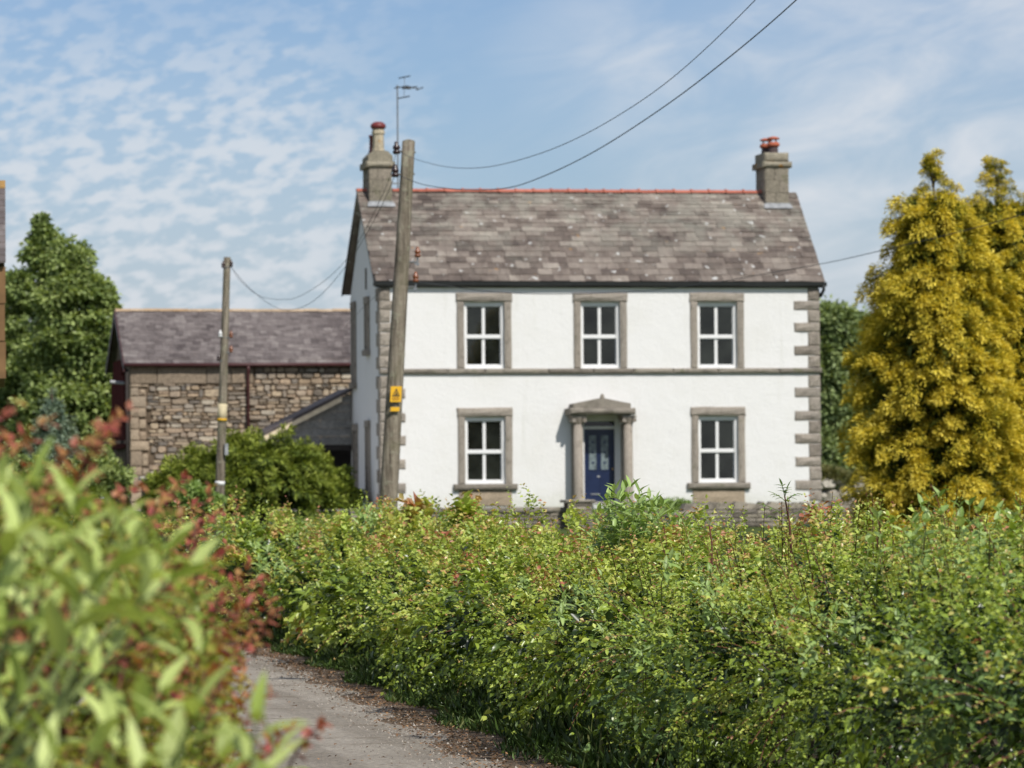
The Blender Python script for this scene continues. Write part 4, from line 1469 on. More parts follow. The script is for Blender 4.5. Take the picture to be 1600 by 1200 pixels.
wire('overhead_wire', [(649, 440, 74), (700, 447, 78), (760, 455, 82), (830, 459, 86), (900, 459, 90), (1000, 455, 92), (1100, 444, 88), (1200, 427, 84), (1300, 409, 80), (1400, 386, 75), (1500, 362, 71), (1600, 334, 67), (1750, 285, 62)], 'single wire crossing the house eaves towards the golden conifers', .008)
wire('overhead_wire', [(649, 402, 74), (628, 432, 75), (600, 452, 78), (570, 478, 84), (545, 505, 95), (538, 514, 100)], 'short wire dropping from the leaning pole past the gable wall', .004)

# ------------------------------------------------------------------ garden walls
YG = 106.0
GR = random.Random(5)
gw = empty('garden_wall', (at(760, 800, YG).x, YG, gz(YG)), 'low drystone garden wall before the white house with gate pillar', 'wall')


def wall_run(pa, pb2_, ptop, hgt, cap, th=.4):
    xa, xb = at(pa, 800, YG).x, at(pb2_, 800, YG).x
    zt = at((pa + pb2_) / 2, ptop, YG).z
    core = MB().box(xa, xb, YG + .05, YG + th, zt - hgt, zt - .13)
    core.build('core', M['mortar'], gw)
    z = zt - .12
    zmin = zt - hgt
    while z > zmin:
        h = GR.uniform(.07, .13)
        x = xa
        while x < xb - .03:
            w = min(GR.uniform(.15, .45), xb - x)
            MB().stone(x + .006, x + w - .006, z - h + .005, z - .005, YG - GR.uniform(0, .03), YG + .06, .015, .012, GR).build('stone', M['drystone'], gw)
            x += w
        z -= h
    x = xa - .03
    while x < xb:
        if cap == 'slab':
            w = min(GR.uniform(.5, 1.0), xb + .03 - x)
            MB().stone(x + .004, x + w - .004, zt - .11, zt + GR.uniform(0, .03), YG - .06, YG + th + .05, .02, .015, GR).build('coping', M['grey_stone'], gw)
        else:                                             # leaning edge stones
            w = GR.uniform(.10, .20)
            hh_ = GR.uniform(.12, .20)
            le = GR.uniform(.08, .2)
            z0 = zt - .12
            vs = [(x, YG - .03, z0), (x + w, YG - .03, z0), (x + w + le, YG - .02, z0 + hh_ * .9), (x + le, YG - .02, z0 + hh_), (x, YG + th, z0), (x + w, YG + th, z0), (x + w + le, YG + th, z0 + hh_ * .85), (x + le, YG + th, z0 + hh_)]
            MB().add(vs, [(0, 1, 2, 3), (7, 6, 5, 4), (0, 4, 5, 1), (1, 5, 6, 2), (2, 6, 7, 3), (3, 7, 4, 0)]).build('coping', M['drystone'], gw)
        x += w * (1 if cap == 'slab' else .85)


wall_run(548, 884, 795, .66, 'slab')
wall_run(1068, 1335, 788, .70, 'edge')
wall_run(925, 1068, 801, .5, 'slab')
# gate pillar
a, b = at(886, 781, YG - .3), at(925, 800, YG - .3)
MB().box(a.x + .03, b.x - .03, YG - .35, YG + .3, gz(YG) - .1, a.z - .075).build('pillar', M['mortar'], gw)
z = a.z - .08
while z > gz(YG) - .1:
    h = GR.uniform(.06, .11)
    x = a.x
    while x < b.x - .03:
        w = min(GR.uniform(.14, .34), b.x - x)
        MB().stone(x + .005, x + w - .005, z - h + .004, z - .004, YG - .39 - GR.uniform(0, .02), YG - .34, .012, .01, GR).build('stone', M['drystone'], gw)
        x += w
    z -= h
MB().stone(a.x - .06, b.x + .06, a.z - .07, a.z, YG - .45, YG + .35, .02, .01, GR).build('pillar_cap', M['grey_stone'], gw)
# white trough on the garden side of the gap
a, b = at(926, 787, YG + .6), at(944, 796, YG + .6)
tr_ = empty('planter', ((a.x + b.x) / 2, YG + .8, gz(YG)), 'small white planter beside the gate pillar', 'planter')
MB().add([(a.x + .04, YG + .6, b.z), (b.x - .04, YG + .6, b.z), (b.x, YG + .56, a.z), (a.x, YG + .56, a.z), (a.x + .04, YG + .95, b.z), (b.x - .04, YG + .95, b.z), (b.x, YG + .99, a.z), (a.x, YG + .99, a.z)],
         [(0, 1, 2, 3), (7, 6, 5, 4), (0, 4, 5, 1), (1, 5, 6, 2), (2, 6, 7, 3), (3, 7, 4, 0)]).build('trough', M['white_paint'], tr_)
MB().box(a.x + .03, b.x - .03, YG + .59, YG + .96, a.z - .03, a.z + .012).build('soil', M['dark_wood'], tr_)
MB().box(a.x + .05, b.x - .05, YG + .62, YG + .93, gz(YG) - .05, b.z - .002).build('foot', M['grey_stone'], tr_)

# boulder wall to the right of the house
YW = 117.0
bwl = empty('boulder_wall', (at(1315, 780, YW).x, YW, gz(YW)), 'pale boulder wall topped with dry grass right of the house', 'wall')
BR = random.Random(3)


def boulder(cx_, cy_, cz_, rx, ry, rz, sub=2):
    import bmesh
    bm = bmesh.new()
    bmesh.ops.create_icosphere(bm, subdivisions=sub, radius=1)
    ph = [BR.uniform(0, 6) for _ in range(6)]
    m_ = MB()
    idx = {v: i for i, v in enumerate(bm.verts)}
    vs = []
    for v in bm.verts:
        c_ = v.co
        k = 1 + .13 * math.sin(3 * c_.x + ph[0]) * math.cos(2.6 * c_.y + ph[1]) + .10 * math.sin(4.4 * c_.z + ph[2] + 2 * c_.x)
        q = [math.copysign(abs(t) ** .72, t) * k for t in c_]
        vs.append((cx_ + q[0] * rx, cy_ + q[1] * ry, cz_ + q[2] * rz))
    m_.add(vs, [tuple(idx[v] for v in f.verts) for f in bm.faces])
    bm.free()
    return m_


for (px, py, w, h) in ((1292, 755, 15, 10), (1300, 779, 16, 15), (1323, 765, 13, 14), (1341, 762, 14, 15), (1330, 786, 16, 9), (1284, 776, 9, 12), (1312, 752, 12, 7), (1352, 780, 14, 12), (1366, 764, 16, 14), (1308, 793, 18, 9), (1280, 757, 9, 8), (1346, 750, 10, 6)):
    c = at(px, py, YW)
    s_ = .0180
    boulder(c.x, YW + BR.uniform(-.05, .15), c.z, w * s_, .30, h * s_).build('boulder', M['boulder'], bwl)

# ------------------------------------------------------------------ foliage
NR = np.random.default_rng(11)


def nrm(v):
    return v / np.maximum(np.linalg.norm(v, axis=-1, keepdims=True), 1e-9)


def rand_dir(n):
    return nrm(NR.normal(size=(n, 3)))


def leaf_arrays(P, D, U, L, W, bend=0.25, detail=1):
    """leaf-shaped faces: base P, direction D, rough upward normal U. detail 1: two triangles, 2: eight"""
    D = nrm(D)
    S = nrm(np.cross(D, U))
    N = np.cross(S, D)
    L = np.asarray(L)[:, None]
    W = np.asarray(W)[:, None]
    n = len(P)
    if detail == 1:
        V = np.stack([P, P + D * L * .5 + S * W * .5 + N * W * .12, P + D * L - N * L * bend, P + D * L * .5 - S * W * .5 + N * W * .12], 1)
        f = np.array([[0, 1, 2], [0, 2, 3]])
        k = 4
    else:
        m1 = P + D * L * .35
        m2 = P + D * L * .7 - N * L * bend * .4
        tip = P + D * L - N * L * bend
        V = np.stack([P, m1, m2, tip, m1 + S * W * .47 + N * W * .13, m2 + S * W * .40 + N * W * .13, m1 - S * W * .47 + N * W * .13, m2 - S * W * .40 + N * W * .13], 1)
        f = np.array([[0, 4, 1], [4, 5, 1], [5, 2, 1], [5, 3, 2], [0, 1, 6], [6, 1, 7], [1, 2, 7], [7, 2, 3]])
        k = 8
    Fc = (np.arange(n)[:, None, None] * k + f[None]).reshape(-1, 3)
    return V.reshape(-1, 3), Fc, k


def leaves(name, P, D, U, L, W, tint, mat, parent, bend=.25, detail=1, kind='stuff'):
    V, Fc, k = leaf_arrays(P, D, U, L, W, bend, detail)
    o = np_mesh(name, V, Fc, mat, parent, np.repeat(tint, k))
    if kind:
        o['kind'] = kind
    return o


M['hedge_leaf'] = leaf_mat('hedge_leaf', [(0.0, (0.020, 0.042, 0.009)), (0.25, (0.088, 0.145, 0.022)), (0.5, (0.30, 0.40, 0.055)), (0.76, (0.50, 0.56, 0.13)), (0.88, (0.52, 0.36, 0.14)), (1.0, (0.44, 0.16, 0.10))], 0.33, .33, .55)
M['gold_leaf'] = leaf_mat('golden_cypress', [(0.0, (0.070, 0.095, 0.018)), (0.3, (0.24, 0.245, 0.028)), (0.6, (0.62, 0.50, 0.05)), (1.0, (0.85, 0.72, 0.14))], 0.25, 0.55, 0.25)
M['yew_leaf'] = leaf_mat('dark_juniper', [(0.0, (0.027, 0.048, 0.009)), (0.4, (0.100, 0.144, 0.020)), (0.7, (0.225, 0.275, 0.040)), (1.0, (0.350, 0.388, 0.075))], 0.2, 0.55, 0.25)
M['tree_leaf'] = leaf_mat('broad_tree_leaf', [(0.0, (0.060, 0.100, 0.034)), (0.4, (0.190, 0.255, 0.080)), (0.75, (0.350, 0.42, 0.15)), (1.0, (0.49, 0.55, 0.235))], 0.33)
M['wood_leaf'] = leaf_mat('woodland_leaf', [(0.0, (0.085, 0.120, 0.055)), (0.5, (0.21, 0.275, 0.11)), (1.0, (0.36, 0.42, 0.17))], 0.25)  # leaf colours paled to stand in for distance haze
M['spruce_leaf'] = leaf_mat('blue_spruce', [(0.0, (0.10, 0.15, 0.105)), (0.4, (0.24, 0.32, 0.225)), (1.0, (0.46, 0.54, 0.42))], 0.2, 0.6, 0.2)
M['elder_leaf'] = leaf_mat('elder_leaf', [(0.0, (0.075, 0.144, 0.030)), (0.4, (0.188, 0.294, 0.069)), (0.75, (0.338, 0.450, 0.150)), (1.0, (0.475, 0.550, 0.275))], 0.3, 0.42, 0.4)
M['nettle_leaf'] = leaf_mat('nettle_leaf', [(0.0, (0.039, 0.085, 0.021)), (0.4, (0.085, 0.150, 0.039)), (0.75, (0.143, 0.221, 0.065)), (1.0, (0.208, 0.286, 0.104))], 0.25, 0.5, 0.4)
M['long_leaf'] = leaf_mat('long_pale_leaf', [(0.0, (0.144, 0.210, 0.042)), (0.5, (0.348, 0.438, 0.108)), (1.0, (0.564, 0.636, 0.264))], 0.34, 0.5, 0.3)
M['red_leaf'] = leaf_mat('red_tipped_leaf', [(0.0, (0.090, 0.138, 0.026)), (0.3, (0.228, 0.300, 0.048)), (0.55, (0.432, 0.408, 0.096)), (0.75, (0.396, 0.180, 0.072)), (1.0, (0.312, 0.066, 0.060))], 0.35)
M['grass'] = leaf_mat('grass_blade', [(0.0, (0.036, 0.072, 0.017)), (0.5, (0.090, 0.150, 0.034)), (1.0, (0.288, 0.264, 0.120))], 0.25)
M['dry_leaf'] = leaf_mat('dry_leaf', [(0.0, (0.07, 0.045, 0.03)), (0.5, (0.18, 0.10, 0.05)), (1.0, (0.36, 0.20, 0.09))], 0.1)

UPV = np.array([0, 0, 1.0])


def tubes(name, segs, mat, parent, seg=5):
    m_ = MB()
    for pts, rads in segs:
        m_.tube(pts, rads, seg, False)
    return m_.build(name, mat, parent)


# ---- conifers: plumes of small sprays
def plume_leaves(P, Adir, size, per, wid, droop, tbase, tp=.8, spr=.36, lr=(.18, .32), dsp=.75):
    """for each plume (origin P, axis Adir, length size) scatter `per` narrow sprays"""
    n = len(P)
    idx = np.repeat(np.arange(n), per)
    t = NR.random(n * per) ** tp
    A = nrm(Adir)[idx]
    sz = size[idx]
    side = nrm(np.cross(A, rand_dir(n * per)))
    sp = NR.random(n * per)
    q = P[idx] + A * (t * sz)[:, None] + side * (sp * sz * spr * (1 - .45 * t))[:, None]
    q[:, 2] -= droop * sz * t * t
    d = A * .8 + side * dsp + rand_dir(n * per) * .30
    d[:, 2] -= droop * 1.2 * t
    L = sz * NR.uniform(*lr, n * per)
    W = L * wid
    tint = np.clip(tbase[idx] + .55 * t + .25 * sp - .35 + .30 * side[:, 2] * sp + NR.normal(0, .08, n * per), 0, 1)  # tuft tops brighter, undersides darker: light from above put into the tint
    pn = A * np.array([.9, .9, .2]) + UPV * .9 + side * .45
    return q, d, pn + rand_dir(n * per) * .40, L, W, tint


def conifer(name, base, top, prof, label, cat, group, mat, nplume, psize, per, wid=.30, lumps=.20, out_up=.35, droop=.45, tshift=.0, lean=(0, 0), tp=.8, spr=.36, lr=(.18, .32), dsp=.75):
    """prof: [(height share, radius)] from base to top"""
    root = empty(name, base, label, cat, group)
    H = top.z - base.z
    ph = np.array([p[0] for p in prof])
    pr_ = np.array([p[1] for p in prof])
    hh_ = NR.random(nplume * 3)
    keep = NR.random(nplume * 3) < (np.interp(hh_, ph, pr_) + .12) / (pr_.max() + .12)
    hh_ = hh_[keep][:nplume]
    n = len(hh_)
    th = NR.uniform(0, 2 * np.pi, n)
    k1, k2 = NR.uniform(0, 6, 2)
    rl = 1 + lumps * (np.sin(3 * th + 9 * hh_ + k1) * .6 + np.sin(5 * th - 17 * hh_ + k2) * .5 + np.sin(31 * hh_ + 2 * th) * .4)
    Rr = np.interp(hh_, ph, pr_) * rl
    inner = NR.random(n) ** 2.2
    Rp = Rr * (1 - .42 * inner) - psize * .55
    Rp = np.maximum(Rp, .02)
    tx_ = np.array(top) - np.array(base)
    cx_ = np.array(base)[None, :2] + hh_[:, None] * tx_[None, :2]
    P = np.stack([cx_[:, 0] + np.cos(th) * Rp, cx_[:, 1] + np.sin(th) * Rp, base.z + hh_ * H], 1)
    A = np.stack([np.cos(th), np.sin(th), np.full(n, out_up) + np.where(hh_ > .93, 1.2, 0)], 1) + rand_dir(n) * .38
    size = psize * NR.uniform(.7, 1.35, n) * np.where(hh_ > .88, .62, 1)
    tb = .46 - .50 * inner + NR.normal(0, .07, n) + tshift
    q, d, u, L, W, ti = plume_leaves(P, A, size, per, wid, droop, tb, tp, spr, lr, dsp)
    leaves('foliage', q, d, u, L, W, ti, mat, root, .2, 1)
    ni = nplume * 12                                       # old dull foliage inside, tinted darker to stand for shaded gaps
    hi_ = NR.random(ni) * .88
    ti_ = NR.uniform(0, 2 * np.pi, ni)
    Ri = np.interp(hi_, ph, pr_) * NR.uniform(.25, .74, ni)
    Pi = np.stack([base.x + hi_ * tx_[0] + np.cos(ti_) * Ri, base.y + hi_ * tx_[1] + np.sin(ti_) * Ri, base.z + hi_ * H], 1)
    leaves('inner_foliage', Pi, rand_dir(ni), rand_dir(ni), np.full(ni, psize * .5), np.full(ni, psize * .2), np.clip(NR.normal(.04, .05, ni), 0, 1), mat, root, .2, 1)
    segs = [([Vector(base) + (Vector(top) - Vector(base)) * (i / 8) for i in range(9)], [max(.012, .16 * H / 7 * (1 - i / 8.2)) for i in range(9)])]
    tubes('trunk', segs, M['bark'], root, 9)
    br_ = []
    for i in range(0, n, max(1, n // 140)):
        a_ = Vector((cx_[i, 0], cx_[i, 1], P[i, 2] - .15))
        br_.append(([a_, Vector(P[i]) + Vector(A[i]) * .1], [.022, .008]))
    tubes('branch', br_, M['bark'], root, 4)['kind'] = 'stuff'
    return root


YC = 82.0
kc = kq * YC / YQ
# golden cypress, front
bz = gz(YC)
topA = at(1458, 246, YC)
baseA = at(1466, 800, YC)
baseA.z = bz
HA = topA.z - bz
share = lambda py, Y: (at(1460, py, Y).z - bz) / HA
prof = [(0, 116), (share(800, YC), 120), (share(700, YC), 118), (share(560, YC), 112), (share(455, YC), 92), (share(400, YC), 76), (share(335, YC), 54), (share(310, YC), 44), (share(290, YC), 33), (share(268, YC), 24), (1, 9)]
conifer('golden_cypress', baseA, topA, [(a, b * kc) for a, b in prof], 'golden yellow conifer with a knobbly narrow top, nearer the house', 'conifer tree', 'golden conifers', M['gold_leaf'], 1500, .46, 180, wid=.26, droop=.34, out_up=.40, tp=.7, spr=.46, lr=(.11, .22), dsp=.42, tshift=.05)
YC2 = 84.5
topB = at(1556, 256, YC2)
baseB = at(1592, 800, YC2)
baseB.z = gz(YC2)
prof2 = [(0, 125), (.3, 128), (.6, 105), (.75, 92), (.85, 68), (.92, 44), (.96, 28), (1, 9)]
conifer('golden_cypress', baseB, topB, [(a, b * kc) for a, b in prof2], 'second golden yellow conifer behind, at the right edge of the picture', 'conifer tree', 'golden conifers', M['gold_leaf'], 1350, .46, 180, wid=.26, droop=.34, out_up=.40, tp=.7, spr=.46, lr=(.11, .22), dsp=.42, tshift=.05, lumps=.24)

# spreading juniper in front of the barn
YJ = 103.0
kj = kq * YJ / YQ
cj = at(402, 770, YJ)
jun = empty('juniper_bush', (cj.x, YJ, gz(YJ)), 'wide dark green juniper bush in front of the barn', 'bush')
n = 1000
th = NR.uniform(0, 2 * np.pi, n)
ph = np.arccos(NR.uniform(-.25, 1, n))
lob = np.array([[-75, 26, 60, 52], [-25, 38, 76, 58], [20, 48, 74, 58], [48, 16, 50, 48], [-108, 8, 42, 42], [10, 8, 92, 62]], float)
li = NR.integers(0, len(lob), n)
lb = lob[li] * kj
inner = NR.random(n) ** 2
rr_ = (1 - .4 * inner)
z0 = at(402, 792, YJ).z
dirs = np.stack([np.sin(ph) * np.cos(th), np.sin(ph) * np.sin(th), np.cos(ph)], 1)
P = np.stack([cj.x + lb[:, 0] + dirs[:, 0] * lb[:, 2] * rr_, YJ + dirs[:, 1] * lb[:, 2] * rr_, z0 + lb[:, 1] * .9 + dirs[:, 2] * lb[:, 3] * rr_], 1)
P[:, 2] = np.maximum(P[:, 2], z0 - .45)
A = dirs * np.array([1, 1, .45]) + rand_dir(n) * .35 + np.array([0, 0, .1])
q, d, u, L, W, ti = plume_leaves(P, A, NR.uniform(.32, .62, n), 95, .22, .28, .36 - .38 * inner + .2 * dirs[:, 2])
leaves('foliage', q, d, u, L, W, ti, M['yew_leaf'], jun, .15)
segs = [([Vector((cj.x, YJ, gz(YJ) - .1)), Vector((cj.x + l[0] * kj * .5, YJ, gz(YJ) + .5)), Vector((cj.x + l[0] * kj, YJ, z0 + (l[1] + l[3] * .6) * kj))], [.09, .06, .02]) for l in lob]
tubes('stem', segs, M['bark'], jun, 6)


# ---- broadleaved trees
def broad_tree(name, base, lobes, label, cat, group, mat, nclump, csize, per, lsize, tshift=0., trunk_r=.2, bark='bark', open_=.35, up=.15):
    """lobes: (x, y, z, rx, ry, rz) ellipsoids that make up the crown; leaf clumps spread through each"""
    root = empty(name, base, label, cat, group)
    lo = np.array(lobes, float)
    vol = (lo[:, 3] * lo[:, 5]) ** .62
    li = NR.choice(len(lo), nclump, p=vol / vol.sum())
    dr_ = rand_dir(nclump)
    rad_ = NR.random(nclump) ** open_
    wob = 1 + .18 * np.sin(dr_[:, 0] * 7 + li) * np.sin(dr_[:, 2] * 6 + li * 2)
    P = lo[li, :3] + dr_ * lo[li, 3:] * (rad_ * wob)[:, None]
    idx = np.repeat(np.arange(nclump), per)
    cs = csize * NR.uniform(.6, 1.4, nclump)
    off = rand_dir(nclump * per) * (NR.random(nclump * per) ** .5)[:, None] * cs[idx][:, None] * np.array([1, 1, .6])
    q = P[idx] + off
    d = off * 1.2 / csize + dr_[idx] * .5 + rand_dir(nclump * per) * .7 + np.array([0, 0, -.15])
    L = lsize * NR.uniform(.7, 1.3, nclump * per)
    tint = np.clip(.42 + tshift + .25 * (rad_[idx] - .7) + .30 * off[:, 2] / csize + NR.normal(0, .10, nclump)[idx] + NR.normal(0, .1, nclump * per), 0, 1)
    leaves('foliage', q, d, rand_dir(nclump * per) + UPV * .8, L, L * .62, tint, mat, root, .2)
    b = Vector(base)
    segs = []
    topz = max(l[2] + l[5] * .6 for l in lobes)
    hi = max(lobes, key=lambda l: l[2] + l[5])
    tp = Vector((hi[0], hi[1], topz))
    n_ = 8
    trunk = [b.lerp(tp, i / n_) + Vector((math.sin(i * 1.3) * .08, math.cos(i * 1.7) * .08, 0)) * (i > 0) for i in range(n_ + 1)]
    tubes('trunk', [(trunk, [trunk_r * (1 - .9 * i / n_) for i in range(n_ + 1)])], M[bark], root, 9)
    for i in NR.choice(nclump, min(nclump, 90), replace=False):
        e = Vector(P[i])
        s_ = min(.92, max(.1, (e.z - b.z - (e - b).xy.length * .55) / max(.1, (tp.z - b.z))))
        st_ = b.lerp(tp, s_)
        mid = st_.lerp(e, .5) + Vector((0, 0, .12 * (e - st_).length))
        r0 = trunk_r * (1 - .9 * s_) * .45 + .01
        segs.append(([st_, mid, e], [r0, r0 * .6, .012]))
    tubes('branch', segs, M[bark], root, 5)['kind'] = 'stuff'
    return root


def lobes_px(lst, Y):
    k = kq * Y / YQ
    out = []
    for (px, py, rx, rz) in lst:
        c = at(px, py, Y)
        out.append((c.x, Y + NR.uniform(-.3, .3) * rx * k, c.z, rx * k, rx * k, rz * k))
    return out


def ground_at(px, Y):
    c = at(px, 790, Y)
    return Vector((c.x, Y, gz(Y)))


YT = 146.0
broad_tree('poplar_tree', ground_at(112, YT), lobes_px([(112, 420, 28, 46), (112, 470, 52, 48), (95, 540, 62, 60), (140, 545, 45, 62), (150, 620, 45, 60), (105, 640, 70, 60), (160, 480, 16, 40), (130, 710, 70, 50), (60, 700, 60, 50)], YT),
           'broad mid green tree with a rounded crown beside the barn', 'tree', 'leafy trees at the left', M['tree_leaf'], 900, .34, 52, .20, .05, .20)
YT2 = 152.0
broad_tree('poplar_tree', ground_at(48, YT2), lobes_px([(65, 350, 4, 14), (70, 374, 9, 14), (58, 398, 17, 15), (74, 425, 20, 22), (40, 455, 30, 34), (20, 520, 42, 66), (50, 590, 52, 70), (8, 620, 46, 74), (30, 690, 50, 40), (-20, 560, 50, 90)], YT2),
           'taller sparse-topped green tree at the far left', 'tree', 'leafy trees at the left', M['tree_leaf'], 720, .32, 50, .20, -.02, .20)
# woodland behind the house at the right
YV = 176.0
for i, (cx_, lst, lab) in enumerate((
        (1300, [(1300, 505, 28, 26), (1315, 545, 40, 40), (1290, 590, 30, 50), (1310, 650, 45, 50), (1300, 720, 50, 50)], 'hazy woodland tree showing just right of the house corner'),
        (1342, [(1345, 520, 28, 28), (1350, 570, 34, 50), (1340, 650, 40, 60), (1345, 725, 45, 50)], 'hazy woodland tree between the house and the golden conifers'),
        (1250, [(1262, 500, 30, 22), (1250, 560, 50, 60), (1255, 660, 50, 80)], 'hazy woodland tree mostly hidden behind the right end of the house'))):
    Yv = YV + 5 * i
    broad_tree('woodland_tree', ground_at(cx_, Yv), lobes_px(lst, Yv), lab, 'tree', 'woodland trees behind the house', M['wood_leaf'], 520, .55, 55, .24, .04 - .05 * i, .22)
# bare pale branches in front of the wood
YD = 176.6
dt = empty('dead_tree', ground_at(1318, YD), 'bare pale branches of a dead tree before the woodland', 'tree')
segs = []
DR = random.Random(8)
b0_ = ground_at(1322, YD)
c0 = at(1322, 640, YD)
segs.append(([b0_, b0_.lerp(c0, .5), c0], [.08, .06, .035]))
for (px, py) in ((1296, 560), (1308, 552), (1322, 558), (1336, 550), (1345, 575), (1300, 600), (1342, 610), (1290, 585), (1330, 570), (1352, 600)):
    e = at(px, py, YD + DR.uniform(-1, 1))
    s_ = b0_.lerp(c0, DR.uniform(.6, 1))
    m_ = s_.lerp(e, .5) + Vector((DR.uniform(-.1, .1), 0, DR.uniform(-.1, .2)))
    segs.append(([s_, m_, e], [.028, .018, .008]))
    for _ in range(3):
        f_ = m_.lerp(e, DR.uniform(.1, .8))
        segs.append(([f_, f_ + Vector((DR.uniform(-.5, .5), DR.uniform(-.3, .3), DR.uniform(.1, .6)))], [.02, .008]))
tubes('branch', segs, M['dead_wood'], dt, 5)

# blue-green spruce and low bushes at the left
YU = 128.0
ku = kq * YU / YQ
tb_, bb_ = at(80, 608, YU), at(92, 740, YU)
bb_.z = gz(YU)
conifer('spruce_tree', bb_, tb_, [(0, 52 * ku), (.35, 48 * ku), (.6, 34 * ku), (.85, 16 * ku), (1, 3 * ku)], 'small blue-green spruce before the leafy trees at the left', 'conifer tree', None, M['spruce_leaf'], 420, .34, 40, .2, .15, .1, .25, .02)
broad_tree('garden_bush', ground_at(150, 112), lobes_px([(150, 735, 46, 30), (120, 750, 40, 30), (175, 750, 30, 25), (90, 760, 40, 24), (40, 740, 40, 30)], 112), 'green bush low down between the spruce and the barn', 'bush', 'garden bushes', M['tree_leaf'], 330, .24, 40, .11, .05, .06)
broad_tree('garden_bush', ground_at(298, 93), lobes_px([(296, 772, 26, 14), (318, 780, 22, 12), (275, 782, 22, 12)], 93), 'bright green bush at the foot of the slender pole', 'bush', 'garden bushes', M['elder_leaf'], 170, .16, 40, .10, .0, .04)
broad_tree('garden_bush', ground_at(536, 116), lobes_px([(532, 755, 16, 26), (545, 780, 20, 18), (520, 785, 18, 18)], 115), 'dark bush beneath the lean-to beside the house corner', 'bush', 'garden bushes', M['yew_leaf'], 200, .16, 40, .09, .05, .04)
broad_tree('garden_bush', ground_at(1035, 108.5), lobes_px([(1035, 789, 28, 8), (1060, 792, 24, 8), (1010, 794, 22, 8)], 108.5), 'low clipped green bush under the right ground-floor window', 'bush', 'garden bushes', M['elder_leaf'], 220, .10, 40, .07, -.05, .04)
broad_tree('garden_bush', ground_at(915, 109), lobes_px([(925, 797, 14, 6), (950, 799, 14, 5)], 109), 'small green bush by the white planter', 'bush', 'garden bushes', M['elder_leaf'], 80, .09, 40, .06, -.05, .03)

# dry grass over the boulder wall
n = 5000
c0, c1 = at(1276, 752, YW), at(1375, 748, YW)
t = NR.random(n)
P = np.stack([c0.x + (c1.x - c0.x) * t, YW + NR.uniform(-.3, .5, n), c0.z + .10 + .1 * np.sin(t * 9) + NR.uniform(-.15, .12, n)], 1)
leaves('dry_grass', P, np.stack([NR.normal(0, .5, n), NR.normal(-.2, .4, n), NR.uniform(.2, 1, n)], 1), rand_dir(n), NR.uniform(.12, .28, n), np.full(n, .03), np.clip(NR.normal(.85, .12, n), 0, 1), M['grass'], bwl, .3)

# ------------------------------------------------------------------ the roadside hedge
hedge = empty('roadside_hedge', ax(0.9, 27), 'long wild hawthorn hedge along the right side of the lane', 'hedge')
hf = resample(FOOT[2:], 0.1)
ht = np.gradient(hf, axis=0)
ht /= np.linalg.norm(ht, axis=1)[:, None]
hn = np.stack([-ht[:, 1], ht[:, 0]], 1)
hs = np.arange(len(hf)) * 0.1


def to_world(lat, d, z):
    return np.stack([lat * CT + d * ST, -lat * ST + d * CT, z], 1)


def hedge_top(s, d):
    h = np.interp(d, [8, 15, 19, 24, 30, 38, 46, 52, 60], [1.44, 1.43, 1.38, 1.27, 1.13, 1.08, 1.09, 1.14, 1.20])
    return h + .035 * np.sin(s * 1.9) + .03 * np.sin(s * 4.3 + 1) + .02 * np.sin(s * 9.1)


WH = 2.1
# profile round the hedge, from its foot on the lane side over the top to the back: (outwards share, height share)
PRO = np.array([(-.66, .02), (-.54, .12), (-.26, .27), (.06, .44), (.15, .60), (.02, .78), (-.34, .92), (-.92, .99), (-1.5, 1.01), (-1.9, .93), (-2.2, .6), (-2.2, .1)])
PL = np.concatenate([[0], np.cumsum(np.linalg.norm(np.diff(PRO * np.array([1, 1.5]), axis=0), axis=1))])


def hedge_pts(n, u0=0., u1=1., dmin=9, dmax=60, power=1.15):
    """surface points of the hedge, denser where nearer the camera"""
    w = np.where((hf[:, 1] > dmin) & (hf[:, 1] < dmax), 1 / np.maximum(hf[:, 1], 12) ** power, 0)
    i = NR.choice(len(hf), n, p=w / w.sum())
    s = hs[i] + NR.uniform(-.05, .05, n)
    u = NR.uniform(u0, u1, n) * PL[-1]
    o = np.interp(u, PL, PRO[:, 0])
    h = np.interp(u, PL, PRO[:, 1])
    e = .02 * PL[-1]
    do_ = np.interp(u + e, PL, PRO[:, 0]) - np.interp(u - e, PL, PRO[:, 0])
    dh = (np.interp(u + e, PL, PRO[:, 1]) - np.interp(u - e, PL, PRO[:, 1])) * 1.5
    ln = np.hypot(do_, dh) + 1e-9
    no, nh = dh / ln, -do_ / ln                      # outward normal in the profile's plane
    d = hf[i, 1]
    H = hedge_top(s, d)
    lump = .19 * np.sin(s * 2.1 + 4 * h) * np.sin(s * .9 + 3 - 3 * h) + .10 * np.sin(s * 6.1 + h * 9 + 1) + .05 * np.sin(s * 13 - h * 14)
    o = o + no * lump
    z = h * H + nh * lump * .6
    lat, dd = hf[i, 0] + hn[i, 0] * o, hf[i, 1] + hn[i, 1] * o
    P = to_world(lat, dd, np.maximum(z, .03))
    N = to_world(hn[i, 0] * no, hn[i, 1] * no, nh)
    N = nrm(N)
    T = to_world(ht[i, 0], ht[i, 1], np.zeros(n))
    return P, N, T, s, h, d, dd


